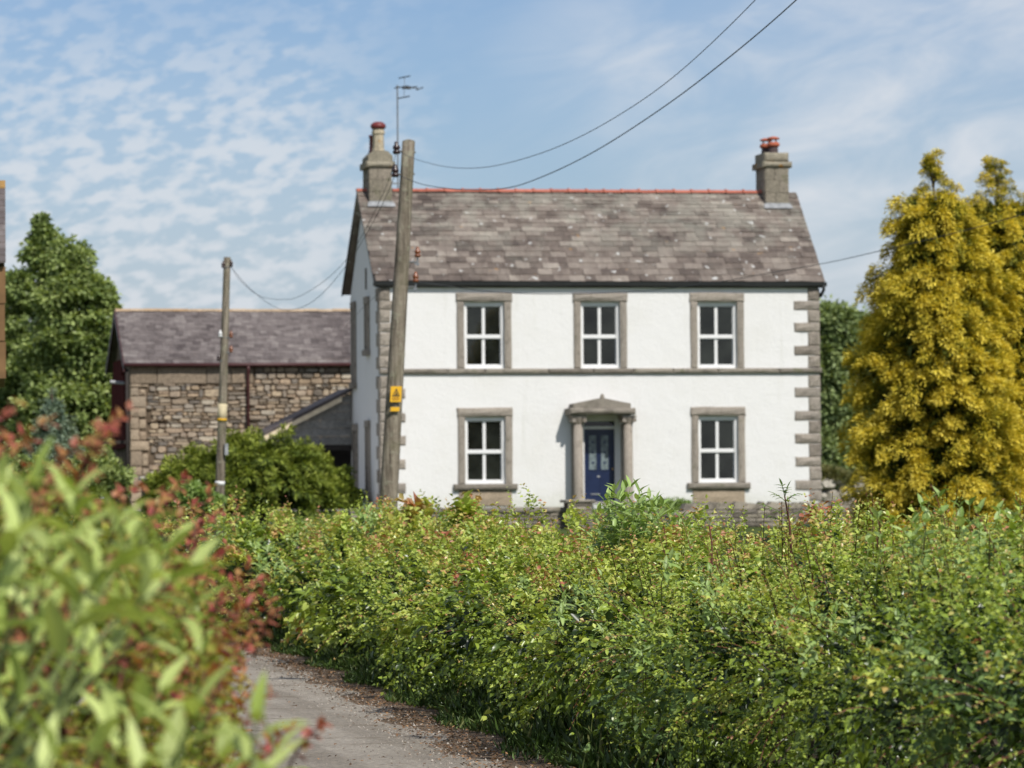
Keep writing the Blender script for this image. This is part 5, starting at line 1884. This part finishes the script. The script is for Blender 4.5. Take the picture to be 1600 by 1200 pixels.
def sprigs(P, dirn, length, nl, lsize, wid, tint0, tip, lod, droop=.15):
    """leafy shoots: alternate leaves along a stem; returns leaf arrays and the stems"""
    n = len(P)
    dirn = nrm(dirn)
    idx = np.repeat(np.arange(n), nl)
    t = np.tile((np.arange(nl) + .5) / nl, n) + NR.normal(0, .03, n * nl)
    A = dirn[idx]
    sd = nrm(np.cross(A, UPV + rand_dir(n) [idx] * .4))
    sg = np.tile(np.where(np.arange(nl) % 2 == 0, 1., -1.), n)
    q = P[idx] + A * (t * length[idx])[:, None]
    q[:, 2] -= droop * length[idx] * t * t
    d = A * .55 + sd * (sg * NR.uniform(.5, 1.1, n * nl))[:, None] + rand_dir(n * nl) * .45
    L = lsize[idx] * NR.uniform(.65, 1.25, n * nl) * (1.1 - .45 * t)
    ti = np.clip(tint0[idx] + tip[idx] * t ** 1.6 + NR.normal(0, .07, n * nl), 0, 1)
    return q, d, UPV + rand_dir(n * nl) * .75, L, L * wid, ti


# deep layer: coarse leaves closing the hedge, tinted dark as shade in its hollows
n = 42000
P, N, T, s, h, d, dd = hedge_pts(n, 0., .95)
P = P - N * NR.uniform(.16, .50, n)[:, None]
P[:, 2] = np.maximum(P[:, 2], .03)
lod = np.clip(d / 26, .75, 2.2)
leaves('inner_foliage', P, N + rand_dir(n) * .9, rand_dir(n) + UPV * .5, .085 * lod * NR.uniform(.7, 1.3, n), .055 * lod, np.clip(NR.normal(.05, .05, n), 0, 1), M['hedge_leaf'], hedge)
# hawthorn shoots all over
m = 1560
P0, N0, T0, s0, h0, d0, _ = hedge_pts(m, .06, .90)
k = 10
n = m * k
ci = np.repeat(np.arange(m), k)
N, T, s, h, d = N0[ci], T0[ci], s0[ci], h0[ci], d0[ci]
B = nrm(np.cross(N, T))
lodc = np.clip(d0 / 24, .8, 1.6)
P = P0[ci] + N * (NR.uniform(-.08, .26, m) * lodc)[ci][:, None] + (T * NR.normal(0, .085, n)[:, None] + B * NR.normal(0, .05, n)[:, None]) * lodc[ci][:, None]
ctint = (NR.normal(0, .10, m) - .16 * np.clip((.5 - h0) / .3, 0, 1))[ci]  # low clusters darkened: shade on the lower face put into leaf colour
cdir = (rand_dir(m) * .5)[ci]
patch = np.sin(s * .9 + 2) * .5 + np.sin(s * 2.3 + 4 * h) * .5
topn = np.clip((h - .55) / .45, 0, 1)
P = P - N * (NR.random(n) ** 1.6 * .22)[:, None]
lod = np.clip(d / 24, .8, 2.0)
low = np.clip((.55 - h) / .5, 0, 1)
dirn = N * .8 + cdir + T * NR.uniform(-.6, .6, n)[:, None] + rand_dir(n) * .4 + UPV * (.15 + .5 * topn - .3 * low)[:, None]
tint0 = .48 + .08 * patch + .12 * topn - .06 * low + ctint  # tint also lowered towards the foot as painted shade
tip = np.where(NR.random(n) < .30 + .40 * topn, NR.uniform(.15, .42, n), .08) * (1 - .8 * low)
far = np.clip((d - 30) / 18, 0, 1)
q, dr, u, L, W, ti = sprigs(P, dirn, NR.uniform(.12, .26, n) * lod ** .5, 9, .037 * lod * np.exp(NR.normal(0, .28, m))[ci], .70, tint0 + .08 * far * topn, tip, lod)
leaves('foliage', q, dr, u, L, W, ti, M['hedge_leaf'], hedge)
# broad dark leaves: nettle, ivy and bramble low on the face, ash and elm above
n = 8000
P, N, T, s, h, d, dd = hedge_pts(n, .02, .62)
sel = (np.sin(s * 1.3 + 1) + np.sin(s * 3.7 + h * 5) * .7 - 1.0 * (h - .5) + NR.normal(0, .5, n)) > .1
P, N, T, h, d = P[sel], N[sel], T[sel], h[sel], d[sel]
n = len(P)
lod = np.clip(d / 24, .8, 1.8)
q, dr, u, L, W, ti = sprigs(P - N * .05, N * .8 + T * NR.uniform(-.7, .7, n)[:, None] + rand_dir(n) * .4 - UPV * .25, NR.uniform(.14, .28, n), 6, .075 * lod, .48, .30 + NR.normal(0, .07, n), np.full(n, .12), lod, .4)
leaves('broad_foliage', q, dr, u, L, W, ti, M['hedge_leaf'], hedge, .35, 2)
# long arching twigs reaching out of face and top, red at the tips
n = 800
P, N, T, s, h, d, dd = hedge_pts(n, .15, .80, 12, 52, 1.5)
topn = np.clip((h - .7) / .3, 0, 1)
dirn = nrm(N * .55 + T * NR.choice([-1, 1], n, p=[.72, .28])[:, None] * NR.uniform(.4, 1.1, n)[:, None] + UPV * (NR.uniform(-.05, .35, n) + topn * .7)[:, None])
ln = NR.uniform(.28, .60, n)
q, dr, u, L, W, ti = sprigs(P, dirn, ln, 15, np.full(n, .029) * np.clip(d / 22, .9, 1.7), .75, .50 + NR.normal(0, .06, n), NR.uniform(.1, .42, n), d, .22)
leaves('shoot_leaves', q, dr, u, L, W, ti, M['hedge_leaf'], hedge)
tw = MB()
for i in range(n):
    a = Vector(P[i])
    v = Vector(dirn[i])
    pts = []
    for k in range(4):
        tt = k / 3
        p_ = a + v * (ln[i] * tt)
        p_.z -= .22 * ln[i] * tt * tt
        pts.append(p_)
    tw.tube(pts, [.0035, .003, .0025, .0018], 3, False)
o = tw.build('twig', M['twig'], hedge)
o['kind'] = 'stuff'
# upright shoots along the top
n = 70
P, N, T, s, h, d, dd = hedge_pts(n, .46, .80, 13, 50, 1.1)
dirn = nrm(UPV + rand_dir(n) * .35)
ln = NR.uniform(.08, .22, n)
q, dr, u, L, W, ti = sprigs(P - UPV * .05, dirn, ln, 12, np.full(n, .032) * np.clip(d / 22, .9, 1.7), .6, .45 + NR.normal(0, .08, n), NR.uniform(.2, .5, n), d, .0)
leaves('top_shoot_leaves', q, dr, u, L, W, ti, M['hedge_leaf'], hedge)
tw = MB()
for i in range(n):
    a = Vector(P[i]) - Vector((0, 0, .1))
    tw.tube([a, a + Vector(dirn[i]) * (ln[i] + .1)], [.005, .0025], 4, False)
o = tw.build('top_twig', M['twig'], hedge)
o['kind'] = 'stuff'
# woody stems inside, near the foot
tw = MB()
for i in range(0, len(hf), 4):
    if not 9 < hf[i, 1] < 56:
        continue
    for k in range(2):
        o_ = NR.uniform(-1.2, -.65)
        a = ax(hf[i, 0] + hn[i, 0] * o_, hf[i, 1] + hn[i, 1] * o_, -.02)
        tw.tube([a, a + Vector((NR.uniform(-.1, .1), NR.uniform(-.1, .1), .45)), a + Vector((NR.uniform(-.35, .35), NR.uniform(-.35, .35), .9))], [.03, .022, .012], 5, False)
o = tw.build('stem', M['bark'], hedge)
o['kind'] = 'stuff'

# grass along the hedge foot, dead leaves and grit on the lane's edge
n = 26000
w = np.where((hf[:, 1] > 18) & (hf[:, 1] < 57), 1 / hf[:, 1] ** .6, 0)
i = NR.choice(len(hf), n, p=w / w.sum())
o_ = NR.uniform(-.35, .42, n) + .12 * np.sin(hs[i] * 1.7)
dens = NR.random(n) < np.clip(np.interp(hf[i, 1], [20, 27, 33, 45, 57], [.25, .3, .9, 1, .9]), 0, 1)
i, o_ = i[dens], o_[dens]
n = len(i)
P = to_world(hf[i, 0] + hn[i, 0] * o_, hf[i, 1] + hn[i, 1] * o_, np.full(n, .006))
D = np.stack([NR.normal(0, .35, n), NR.normal(0, .35, n), NR.uniform(.5, 1, n)], 1)
Lg = NR.uniform(.08, .26, n) * np.interp(o_, [-.3, .2, .42], [1.2, .8, .35])
o = leaves('verge_grass', P, D, rand_dir(n), Lg, np.full(n, .012), np.clip(NR.normal(.38, .18, n), 0, 1), M['grass'], None, .45)
n = 8500
w = np.where((hf[:, 1] > 16) & (hf[:, 1] < 57), 1 / hf[:, 1] ** .8, 0)
i = NR.choice(len(hf), n, p=w / w.sum())
o_ = np.where(NR.random(n) < .88, NR.normal(.62, .16, n), NR.uniform(.2, 3.2, n))
P = to_world(hf[i, 0] + hn[i, 0] * o_, hf[i, 1] + hn[i, 1] * o_, np.full(n, .012) + NR.uniform(0, .012, n))
o = leaves('leaf_litter', P, np.stack([NR.normal(0, 1, n), NR.normal(0, 1, n), NR.normal(0, .25, n)], 1), UPV + rand_dir(n) * .4, NR.uniform(.015, .04, n), NR.uniform(.012, .025, n), np.clip(NR.normal(.5, .25, n), 0, 1), M['dry_leaf'], None, .1)
n = 7000
i = NR.choice(len(hf), n, p=w / w.sum())
o_ = np.where(NR.random(n) < .55, NR.normal(2.7, .40, n), NR.normal(.85, .25, n))
P = to_world(hf[i, 0] + hn[i, 0] * o_, hf[i, 1] + hn[i, 1] * o_, np.full(n, .010))
sz = NR.uniform(.004, .013, n)
tet = np.array([[1, 0, -.3], [-.5, .87, -.3], [-.5, -.87, -.3], [0, 0, .8]])
V = (P[:, None] + (tet[None] + NR.normal(0, .15, (n, 4, 3))) * sz[:, None, None]).reshape(-1, 3)
Fc = (np.arange(n)[:, None, None] * 4 + np.array([[0, 1, 3], [1, 2, 3], [2, 0, 3]])[None]).reshape(-1, 3)
M['gravel'] = stone_mat('lane_grit', [(0.16, 0.14, 0.12), (0.32, 0.28, 0.24), (0.46, 0.42, 0.37)], 8, .3)
o = np_mesh('gravel', V, Fc, M['gravel'])
o['kind'] = 'stuff'

# ------------------------------------------------------------------ leafy plants with leaves large enough to pick apart
def leaf_mesh(name, mat, length, width, bend, tint, seed, fold=.18, nseg=6, shape='lance'):
    rg = random.Random(seed)
    vs, fs, tv = [], [], []
    tw_ = rg.uniform(-.25, .25)
    for i in range(nseg + 1):
        t = i / nseg
        if shape == 'lance':
            w = width * .5 * (math.sin(math.pi * min(1, t ** .75)) ** .85) * (1 - .15 * t) + .0005
        else:
            w = width * .5 * (math.sin(math.pi * t ** .62) ** .7) + .0005
        z = -bend * length * t * t
        xm = length * t * (1 - .25 * bend * t)
        rip = .05 * width * math.sin(t * 14 + seed)
        a = tw_ * t
        for sgn in (-1, -.5, 0, .5, 1):
            y = sgn * w
            zz = z + abs(sgn) * fold * w * 2 + (rip * abs(sgn) if abs(sgn) == 1 else 0)
            vs.append((xm, y * math.cos(a) - 0 * zz, zz + y * math.sin(a)))
            tv.append(min(1, max(0, tint + (.10 if sgn == 0 else 0) + rg.uniform(-.03, .03))))
    for i in range(nseg):
        for k in range(4):
            a = i * 5 + k
            fs.append((a, a + 5, a + 6, a + 1))
    me = bpy.data.meshes.new(name)
    me.from_pydata(vs, [], fs)
    at_ = me.attributes.new('tint', 'FLOAT', 'POINT')
    at_.data.foreach_set('value', tv)
    me.materials.append(mat)
    me.polygons.foreach_set('use_smooth', [True] * len(me.polygons))
    me.update()
    return me


def frame(d, up):
    x = Vector(d).normalized()
    y = Vector(up).cross(x)
    if y.length < 1e-4:
        y = x.orthogonal()
    y.normalize()
    z = x.cross(y)
    return Matrix((x, y, z)).transposed()


class Plant:
    """a plant whose first 290 leaves are leaf objects and whose others are joined"""
    def __init__(s, root, meshes, limit=290, name='leaf'):
        s.root, s.me, s.lim, s.name = root, meshes, limit, name
        s.rest, s.n, s.stems = [], 0, MB()

    def leaf(s, p, d, up, sc, rg):
        me = rg.choice(s.me)
        mt = frame(d, up)
        if s.n < s.lim:
            o = bpy.data.objects.new(s.name, me)
            o.rotation_euler = mt.to_euler()
            o.scale = (sc, sc, sc)
            link(o, s.root, p)
        else:
            s.rest.append((me, Matrix.Translation(p) @ mt.to_4x4() @ Matrix.Scale(sc, 4)))
        s.n += 1

    def done(s, stem_mat, mat):
        if s.stems.v:
            o = s.stems.build('stem', stem_mat, s.root)
            if s.stems and len(s.stems.v) > 400:
                o['kind'] = 'stuff'
        if s.rest:
            V, Fc, T_ = [], [], []
            o_ = 0
            cache = {}
            for me, mt in s.rest:
                if me.name not in cache:
                    co = np.array([v.co[:] for v in me.vertices])
                    tt = np.zeros(len(co), np.float32)
                    me.attributes['tint'].data.foreach_get('value', tt)
                    cache[me.name] = (co, np.array([p.vertices[:] for p in me.polygons]), tt)
                co, fc, tt = cache[me.name]
                mm = np.array(mt)
                V.append(co @ mm[:3, :3].T + mm[:3, 3])
                Fc.append(fc + o_)
                T_.append(tt)
                o_ += len(co)
            o = np_mesh(s.name, np.concatenate(V), np.concatenate(Fc), mat, s.root, np.concatenate(T_), smooth=True)
            o['kind'] = 'stuff'


def shoot(pl, base, tip, npair, sc, rg, up_curve=.15, spread=.9, thick=.006, whorl_top=True, turn=1.45, decussate=True):
    """a leafy shoot from base to tip with opposite leaf pairs, each pair turned on the last"""
    base, tip = Vector(base), Vector(tip)
    ln = (tip - base).length
    mid = base.lerp(tip, .5) + Vector((0, 0, up_curve * ln))
    pts = []
    for i in range(9):
        t = i / 8
        pts.append(base.lerp(mid, t).lerp(mid.lerp(tip, t), t))
    pl.stems.tube(pts, [thick * (1 - .6 * i / 8) for i in range(9)], 5, False)
    ph = rg.uniform(0, 3)
    for k in range(npair):
        t = .22 + .78 * (k / max(1, npair - 1)) if npair > 1 else .9
        i = min(7, int(t * 8))
        p = pts[i].lerp(pts[i + 1], t * 8 - i)
        ax_ = (pts[i + 1] - pts[i]).normalized()
        a = ax_.orthogonal().normalized()
        b = ax_.cross(a)
        g_ = ph + (k * turn if decussate else 0) + rg.uniform(-.25, .25)
        s_ = sc * (1.0 - .28 * max(0, (t - .55) / .45)) * rg.uniform(.85, 1.12)
        for sg in (0, math.pi):
            r_ = a * math.cos(g_ + sg) + b * math.sin(g_ + sg)
            fwd = .35 + .9 * max(0, t - .6) / .4 + rg.uniform(-.1, .2)
            d = r_ * spread + ax_ * fwd
            pl.leaf(p, d, ax_ * .6 + Vector((0, 0, .9)), s_, rg)


# long pale leaves, near the camera at the left
LR = random.Random(77)
YL = 8.0
rootp = ax(-1.5, 7.6)
bud = empty('long_leaved_bush', rootp, 'pale green long-leaved bush close to the camera at lower left', 'bush')
lm = [leaf_mesh('long_leaf', M['long_leaf'], .165, .046, b_, t_, i) for i, (b_, t_) in enumerate(((.10, .55), (.25, .7), (.35, .45), (.05, .8), (.18, .6), (.42, .65), (.2, .35)))]
plant = Plant(bud, lm)
# (tip px, tip py, depth, base px, base py, pairs, scale)
for (tx_, ty_, dd_, bx_, by_, np_, sc_) in (
        (55, 715, 7.6, 20, 930, 5, 1.0), (120, 735, 8.2, 110, 930, 5, 1.0), (205, 800, 7.8, 120, 980, 5, 1.05), (265, 820, 8.4, 190, 960, 5, .95), (300, 850, 8.0, 150, 960, 4, 1.05),
        (20, 800, 7.3, -40, 1000, 5, 1.05), (80, 830, 7.9, 40, 1020, 5, 1.0), (150, 850, 7.4, 80, 1040, 5, 1.05), (-10, 740, 8.2, -60, 950, 5, 1.0), (230, 900, 8.6, 120, 1040, 4, .9),
        (285, 965, 8.0, 110, 1060, 3, 1.0), (250, 1085, 7.7, 120, 1240, 4, 1.1), (300, 1120, 7.3, 230, 1290, 4, 1.1), (400, 1130, 7.6, 380, 1290, 5, 1.0), (170, 1140, 7.4, 60, 1290, 4, 1.05),
        (30, 1100, 7.7, -50, 1260, 4, 1.0), (80, 1180, 7.2, 20, 1320, 4, 1.05), (345, 1190, 7.9, 300, 1320, 4, 1.0), (430, 1180, 8.2, 400, 1320, 4, .95), (10, 940, 8.4, -60, 1100, 5, .95), (120, 1020, 8.8, 60, 1180, 4, .9),
        (180, 760, 8.9, 150, 930, 4, .85), (-20, 880, 7.8, -80, 1050, 4, 1.0), (215, 1210, 7.1, 180, 1330, 4, 1.0)):
    ty_ += 42 if ty_ < 950 else 0
    p1, p0 = atd(tx_, ty_, dd_), atd(bx_, by_ + 42, dd_ + LR.uniform(-.15, .25))
    shoot(plant, p0, p1, np_, sc_ * .92, LR, .12, .75, .005)
    g_ = Vector((rootp.x + LR.uniform(-.3, .3), rootp.y + LR.uniform(-.3, .3), 0))
    plant.stems.tube([g_, g_.lerp(p0, .6) + Vector((0, 0, .12)), p0], [.012, .009, .005], 5, False)
plant.done(M['green_stem'], M['long_leaf'])

# red-tipped bush behind it
RR_ = random.Random(31)
rootr = ax(-1.5, 11.5)
red = empty('red_tipped_bush', rootr, 'blurred bush with dark red and olive young leaves at lower left', 'bush')
rm = [leaf_mesh('small_leaf', M['red_leaf'], .040, .026, b_, t_, i, .15, 3, 'oval') for i, (b_, t_) in enumerate(((.1, .95), (.25, .85), (.3, .70), (.1, .75), (.2, .5), (.3, .35), (.2, .9)))]
rmg = [rm[i] for i in (4, 5, 2, 5, 4)]
rmr = [rm[i] for i in (0, 1, 6, 2, 3)]
pr_ = Plant(red, rmr, 290, 'leaf')
edge = [(430, 955, 11), (425, 940, 12), (400, 985, 11.5), (370, 900, 11.5), (390, 880, 12.5), (360, 1000, 11), (420, 1085, 9.5), (395, 1080, 10), (505, 1132, 9.5), (455, 1138, 9.5), (430, 1170, 9.3), (340, 870, 12), (310, 900, 11), (415, 905, 11.6), (405, 930, 11.2), (385, 945, 11), (350, 930, 10.6), (365, 975, 10.8), (340, 1010, 10.6), (395, 1010, 10.8), (320, 880, 11), (345, 900, 11.2), (300, 980, 10.4), (375, 1060, 10.2), (355, 860, 11.8), (280, 910, 10.6), (330, 960, 11), (300, 940, 12), (380, 1040, 11),
        (25, 630, 9), (50, 690, 9.5), (75, 660, 9.6), (185, 655, 10), (170, 680, 9.6), (200, 640, 10.2), (130, 690, 9.4), (150, 740, 10), (95, 740, 9.2), (260, 770, 11), (300, 790, 11.5), (330, 760, 12.5), (220, 760, 10.5), (10, 690, 9.2), (290, 745, 12), (345, 800, 12.3),
        (60, 930, 8.6), (120, 950, 9), (160, 930, 9), (40, 1000, 8.8), (200, 870, 9.6), (240, 940, 9.8), (90, 880, 9), (10, 1010, 8.5), (140, 1010, 9.2), (270, 880, 10.4), (230, 1010, 9.7), (310, 1050, 10)]
for (px, py, dd_) in edge:
    p1 = atd(px, py, dd_)
    p0 = atd(px - RR_.uniform(40, 130) * 10 / dd_ * .9, py + RR_.uniform(60, 170), dd_ + RR_.uniform(-.1, .4))
    shoot(pr_, p0, p1, 7, 1.0, RR_, .18, 1.0, .0035, turn=1.1)
pr_.lim = 0
pr_.me = rmg
for _ in range(620):                                       # greener shoots filling the bush
    dd_ = RR_.uniform(9.3, 15)
    px = RR_.uniform(-160, 390) if RR_.random() < .8 else RR_.uniform(-160, 230)
    edge_y = np.interp(px, [-160, 0, 100, 200, 300, 390], [690, 700, 715, 760, 850, 930])
    py = edge_y + RR_.random() ** .8 * (1290 - edge_y)
    if px > 330 and py < 950:
        continue
    p1 = atd(px, py, dd_)
    if p1.z < .05:
        continue
    pr_.me = rmr if RR_.random() < (.22 if py < 1050 else .10) else rmg
    p0 = p1 - Vector((RR_.uniform(.02, .2), RR_.uniform(-.15, .15), RR_.uniform(.12, .28)))
    shoot(pr_, p0, p1, 7, 1.05, RR_, .12, 1.0, .0035, turn=1.1)
for _ in range(26):
    g_ = Vector((rootr.x + RR_.uniform(-.5, .5), rootr.y + RR_.uniform(-1.5, 2), 0))
    e = atd(RR_.uniform(-60, 330), RR_.uniform(800, 1100), RR_.uniform(9.5, 13))
    pr_.stems.tube([g_, g_.lerp(e, .5) + Vector((0, 0, .15)), e], [.012, .008, .004], 5, False)
pr_.done(M['twig'], M['red_leaf'])
# leaf mass inside that bush
n = 9000
dd_ = NR.uniform(9.6, 15.5, n)
px = NR.uniform(-200, 340, n)
ey = np.interp(px, [-200, 0, 100, 200, 300, 340], [720, 735, 750, 800, 890, 960])
py = ey + NR.random(n) * (1350 - ey)
P = np.array([atd(a, b, c) for a, b, c in zip(px, py, dd_)])
k_ = P[:, 2] > .03
P = P[k_]
n = len(P)
leaves('inner_foliage', P, rand_dir(n) + UPV * .3, UPV + rand_dir(n) * .6, NR.uniform(.03, .05, n), NR.uniform(.02, .03, n), np.clip(NR.normal(.28, .16, n), 0, 1), M['red_leaf'], red)


# broad-leaved shoots standing out of the roadside hedge
_P = hedge_pts(90000, 0., .9, 13, 58)[0]
_Q = (_P - np.array([0, 0, CAMZ])) @ np.array(CM)
_px = 800 + F * _Q[:, 0] / -_Q[:, 2]
_py = 600 - F * _Q[:, 1] / -_Q[:, 2]
_dp = -_Q[:, 2]


def hedge_depth(px, py):
    """distance to the hedge's surface in the direction of a photo pixel"""
    k = (abs(_px - px) < 16) & (abs(_py - py) < 12)
    return float(_dp[k].min()) if k.any() else None


def leafy_clump(name, label, group, tips, dep, length, width, sc, npair, seed, mats='elder_leaf', spread=.95, limit=290, drop=(50, 110), dens=3):
    rg = random.Random(seed)
    px = sum(t[0] for t in tips) / len(tips)
    b = atd(px, 900, dep + .6)
    root = empty(name, (b.x, b.y, gz(b.y)), label, 'bush', group)
    ms = [leaf_mesh('broad_leaf', M[mats], length, width, b_, t_, seed + i, .15, 4, 'lance') for i, (b_, t_) in enumerate(((.1, .5), (.25, .65), (.35, .4), (.15, .75), (.3, .55)))]
    pl_ = Plant(root, ms, limit)
    for t in [(t[0] + rg.uniform(-14, 14) * (28 / dep if j else 0), t[1] + rg.uniform(-6, 22) * (28 / dep if j else 0)) for t in tips for j in range(dens)]:
        hd = hedge_depth(*t)
        dq = (hd - rg.uniform(.0, .12)) if hd and abs(hd - dep) < 9 else dep + rg.uniform(-.35, .5)
        p1 = atd(t[0], t[1], dq)
        f_ = 28 / dep
        low_ = rg.uniform(22, 50) if hd else rg.uniform(*drop)
        p0 = atd(t[0] + rg.uniform(-30, 30) * f_, t[1] + low_ * f_, dq + (rg.uniform(.1, .3) if hd else rg.uniform(-.1, .2)))
        shoot(pl_, p0, p1, npair, sc, rg, .05, spread, .003)
        bk = p0 + (p0 - Vector((0, 0, CAMZ))).normalized() * rg.uniform(.55, .8)
        pl_.stems.tube([bk - Vector((0, 0, .12)), p0], [.005, .003], 4, False)
    pl_.done(M['green_stem'], M[mats])
    return root


tips = [(960, 768), (985, 762), (1000, 775), (945, 785), (1015, 780), (970, 785), (1035, 790), (1050, 800), (990, 795), (950, 805), (1020, 805), (975, 815), (1060, 815), (935, 800), (1000, 820), (1040, 825), (960, 830), (985, 845)]
leafy_clump('elder_bush', 'bright elder shoots standing above the hedge before the front door', 'leafy shoots above the hedge', tips, 29, .15, .044, 1.0, 5, 3)
tips = [(575, 795), (590, 800), (605, 798), (560, 805), (620, 810), (585, 812), (545, 815), (600, 820), (570, 822), (530, 820), (520, 832)]
leafy_clump('elder_bush', 'pale leafy shoots above the hedge at the foot of the leaning pole', 'leafy shoots above the hedge', tips, 46, .17, .052, 1.0, 4, 5)
tips = [(700, 806), (715, 800), (735, 802), (725, 812), (750, 812), (690, 815), (765, 820), (710, 820), (740, 822), (780, 826)]
leafy_clump('elder_bush', 'pale leafy shoots above the hedge below the left window', 'leafy shoots above the hedge', tips, 43, .17, .052, 1.0, 4, 6)
tips = [(1440, 790), (1452, 782), (1470, 800), (1490, 795), (1515, 790), (1530, 800), (1500, 812), (1460, 815), (1560, 800), (1580, 812), (1540, 822), (1590, 795), (1430, 818), (1380, 822), (1365, 815), (1575, 850), (1505, 870), (1450, 845)]
leafy_clump('elm_bush', 'broad-leaved shoots above the hedge in front of the golden conifers', 'leafy shoots above the hedge', tips, 18.8, .10, .046, 1.0, 4, 9, dens=2)
tips = [(905, 905), (925, 925), (880, 930), (940, 900), (1000, 960), (1090, 915), (1120, 940), (1060, 990), (1000, 1010), (960, 1000), (1070, 1010), (930, 950)]
leafy_clump('ash_bush', 'ash shoots with drooping leaflets on the sunny hedge face', 'leafy shoots above the hedge', tips, 24.5, .095, .030, 1.0, 5, 12, dens=2)
tips = [(395, 850), (410, 870), (425, 855), (440, 880), (400, 890), (385, 835), (460, 830), (480, 820), (350, 800), (370, 812), (330, 805)]
leafy_clump('elder_bush', 'pale leafy shoots at the far left end of the hedge by the lane bend', 'leafy shoots above the hedge', tips, 50.5, .13, .045, 1.0, 4, 15)
tips = [(820, 905), (790, 860), (770, 850), (810, 850)]
leafy_clump('bramble_bush', 'small round-leaved sprig rising from the middle of the hedge', 'leafy shoots above the hedge', tips, 33, .07, .05, 1.0, 4, 18)


def cluster(cx, cy, rx, ry, n, seed):
    rg = random.Random(seed)
    return [(cx + rg.uniform(-rx, rx), cy + rg.uniform(-ry, ry)) for _ in range(n)]


leafy_clump('nettle_clump', 'drooping grey-green nettle stems at the lower right of the hedge face', 'leafy shoots above the hedge', cluster(1500, 1090, 60, 70, 14, 1), 17, .075, .036, 1.0, 5, 21, dens=1, mats='nettle_leaf')
leafy_clump('ash_bush', 'dark glossy leaf sprays in the middle of the hedge face', 'leafy shoots above the hedge', cluster(1120, 905, 75, 40, 16, 2), 21, .085, .032, 1.0, 5, 22, dens=1)
leafy_clump('bindweed_clump', 'broad dark leaves low on the shaded hedge face by the lane', 'leafy shoots above the hedge', cluster(1010, 1110, 90, 55, 22, 3), 22, .085, .042, 1.0, 4, 23, dens=1, mats='nettle_leaf')
leafy_clump('dogwood_clump', 'yellow-green leaf sprays on the hedge face towards the right edge', 'leafy shoots above the hedge', cluster(1330, 980, 120, 50, 20, 4), 19, .07, .032, 1.0, 4, 24, dens=1)


# ash sapling with feathery leaves, right of the house
def pinnate(pl_, base, tip, npair, sc, rg, droop=.2):
    base, tip = Vector(base), Vector(tip)
    ln = (tip - base).length
    pts = [base.lerp(tip, i / 6) - Vector((0, 0, droop * ln * (i / 6) ** 2)) for i in range(7)]
    pl_.stems.tube(pts, [.003] * 6 + [.0015], 4, False)
    axv = (pts[-1] - pts[0]).normalized()
    sd = axv.cross(Vector((0, 0, 1))).normalized()
    for k in range(npair):
        t = .35 + .6 * k / max(1, npair - 1)
        p = base.lerp(tip, t) - Vector((0, 0, droop * ln * t * t))
        for sg in (-1, 1):
            pl_.leaf(p, sd * sg + axv * .7 + Vector((0, 0, -.2)), (0, 0, 1), sc * rg.uniform(.8, 1.1), rg)
    pl_.leaf(pts[-1], axv + Vector((0, 0, -.2)), (0, 0, 1), sc, rg)


def sapling(dep, foot_px, top_px, fronds, label, seed):
    rg = random.Random(seed)
    p0, p1 = atd(*foot_px, dep), atd(*top_px, dep)
    root = empty('ash_sapling', (p0.x, p0.y, 0), label, 'sapling', 'ash saplings in the hedge')
    ms = [leaf_mesh('leaflet', M['elder_leaf'], .055, .018, b_, t_, seed + i, .15, 4) for i, (b_, t_) in enumerate(((.1, .3), (.25, .45), (.3, .25)))]
    pl_ = Plant(root, ms, 200, 'leaflet')
    MB().tube([Vector((p0.x, p0.y, 0)), p0, p0.lerp(p1, .5) + Vector((.01, 0, 0)), p1], [.012, .008, .006, .004], 6).build('trunk', M['twig'], root)
    for (fx, fy, st_) in fronds:
        b = p0.lerp(p1, st_)
        pinnate(pl_, b, atd(fx, fy, dep + rg.uniform(-.1, .1)), 3, 1.0, rg)
    pl_.done(M['green_stem'], M['elder_leaf'])


sapling(24, (1236, 860), (1226, 775), [(1195, 780, .6), (1205, 800, .45), (1222, 755, 1), (1245, 765, .9), (1258, 790, .6), (1212, 768, .9), (1265, 812, .35), (1230, 760, .98)], 'slim dark-stemmed ash sapling with feathery leaves rising right of the window', 41)
sapling(27, (1112, 880), (1108, 820), [(1085, 815, .8), (1130, 812, .8), (1100, 800, 1), (1122, 830, .5), (1088, 838, .4), (1118, 802, .95)], 'short ash sapling in the hedge below the right window', 43)
sapling(33, (955, 900), (952, 852), [(930, 850, .8), (975, 848, .8), (948, 838, 1), (938, 868, .4), (972, 868, .4)], 'feathery pale ash sapling in the hedge beneath the elder shoots', 45)
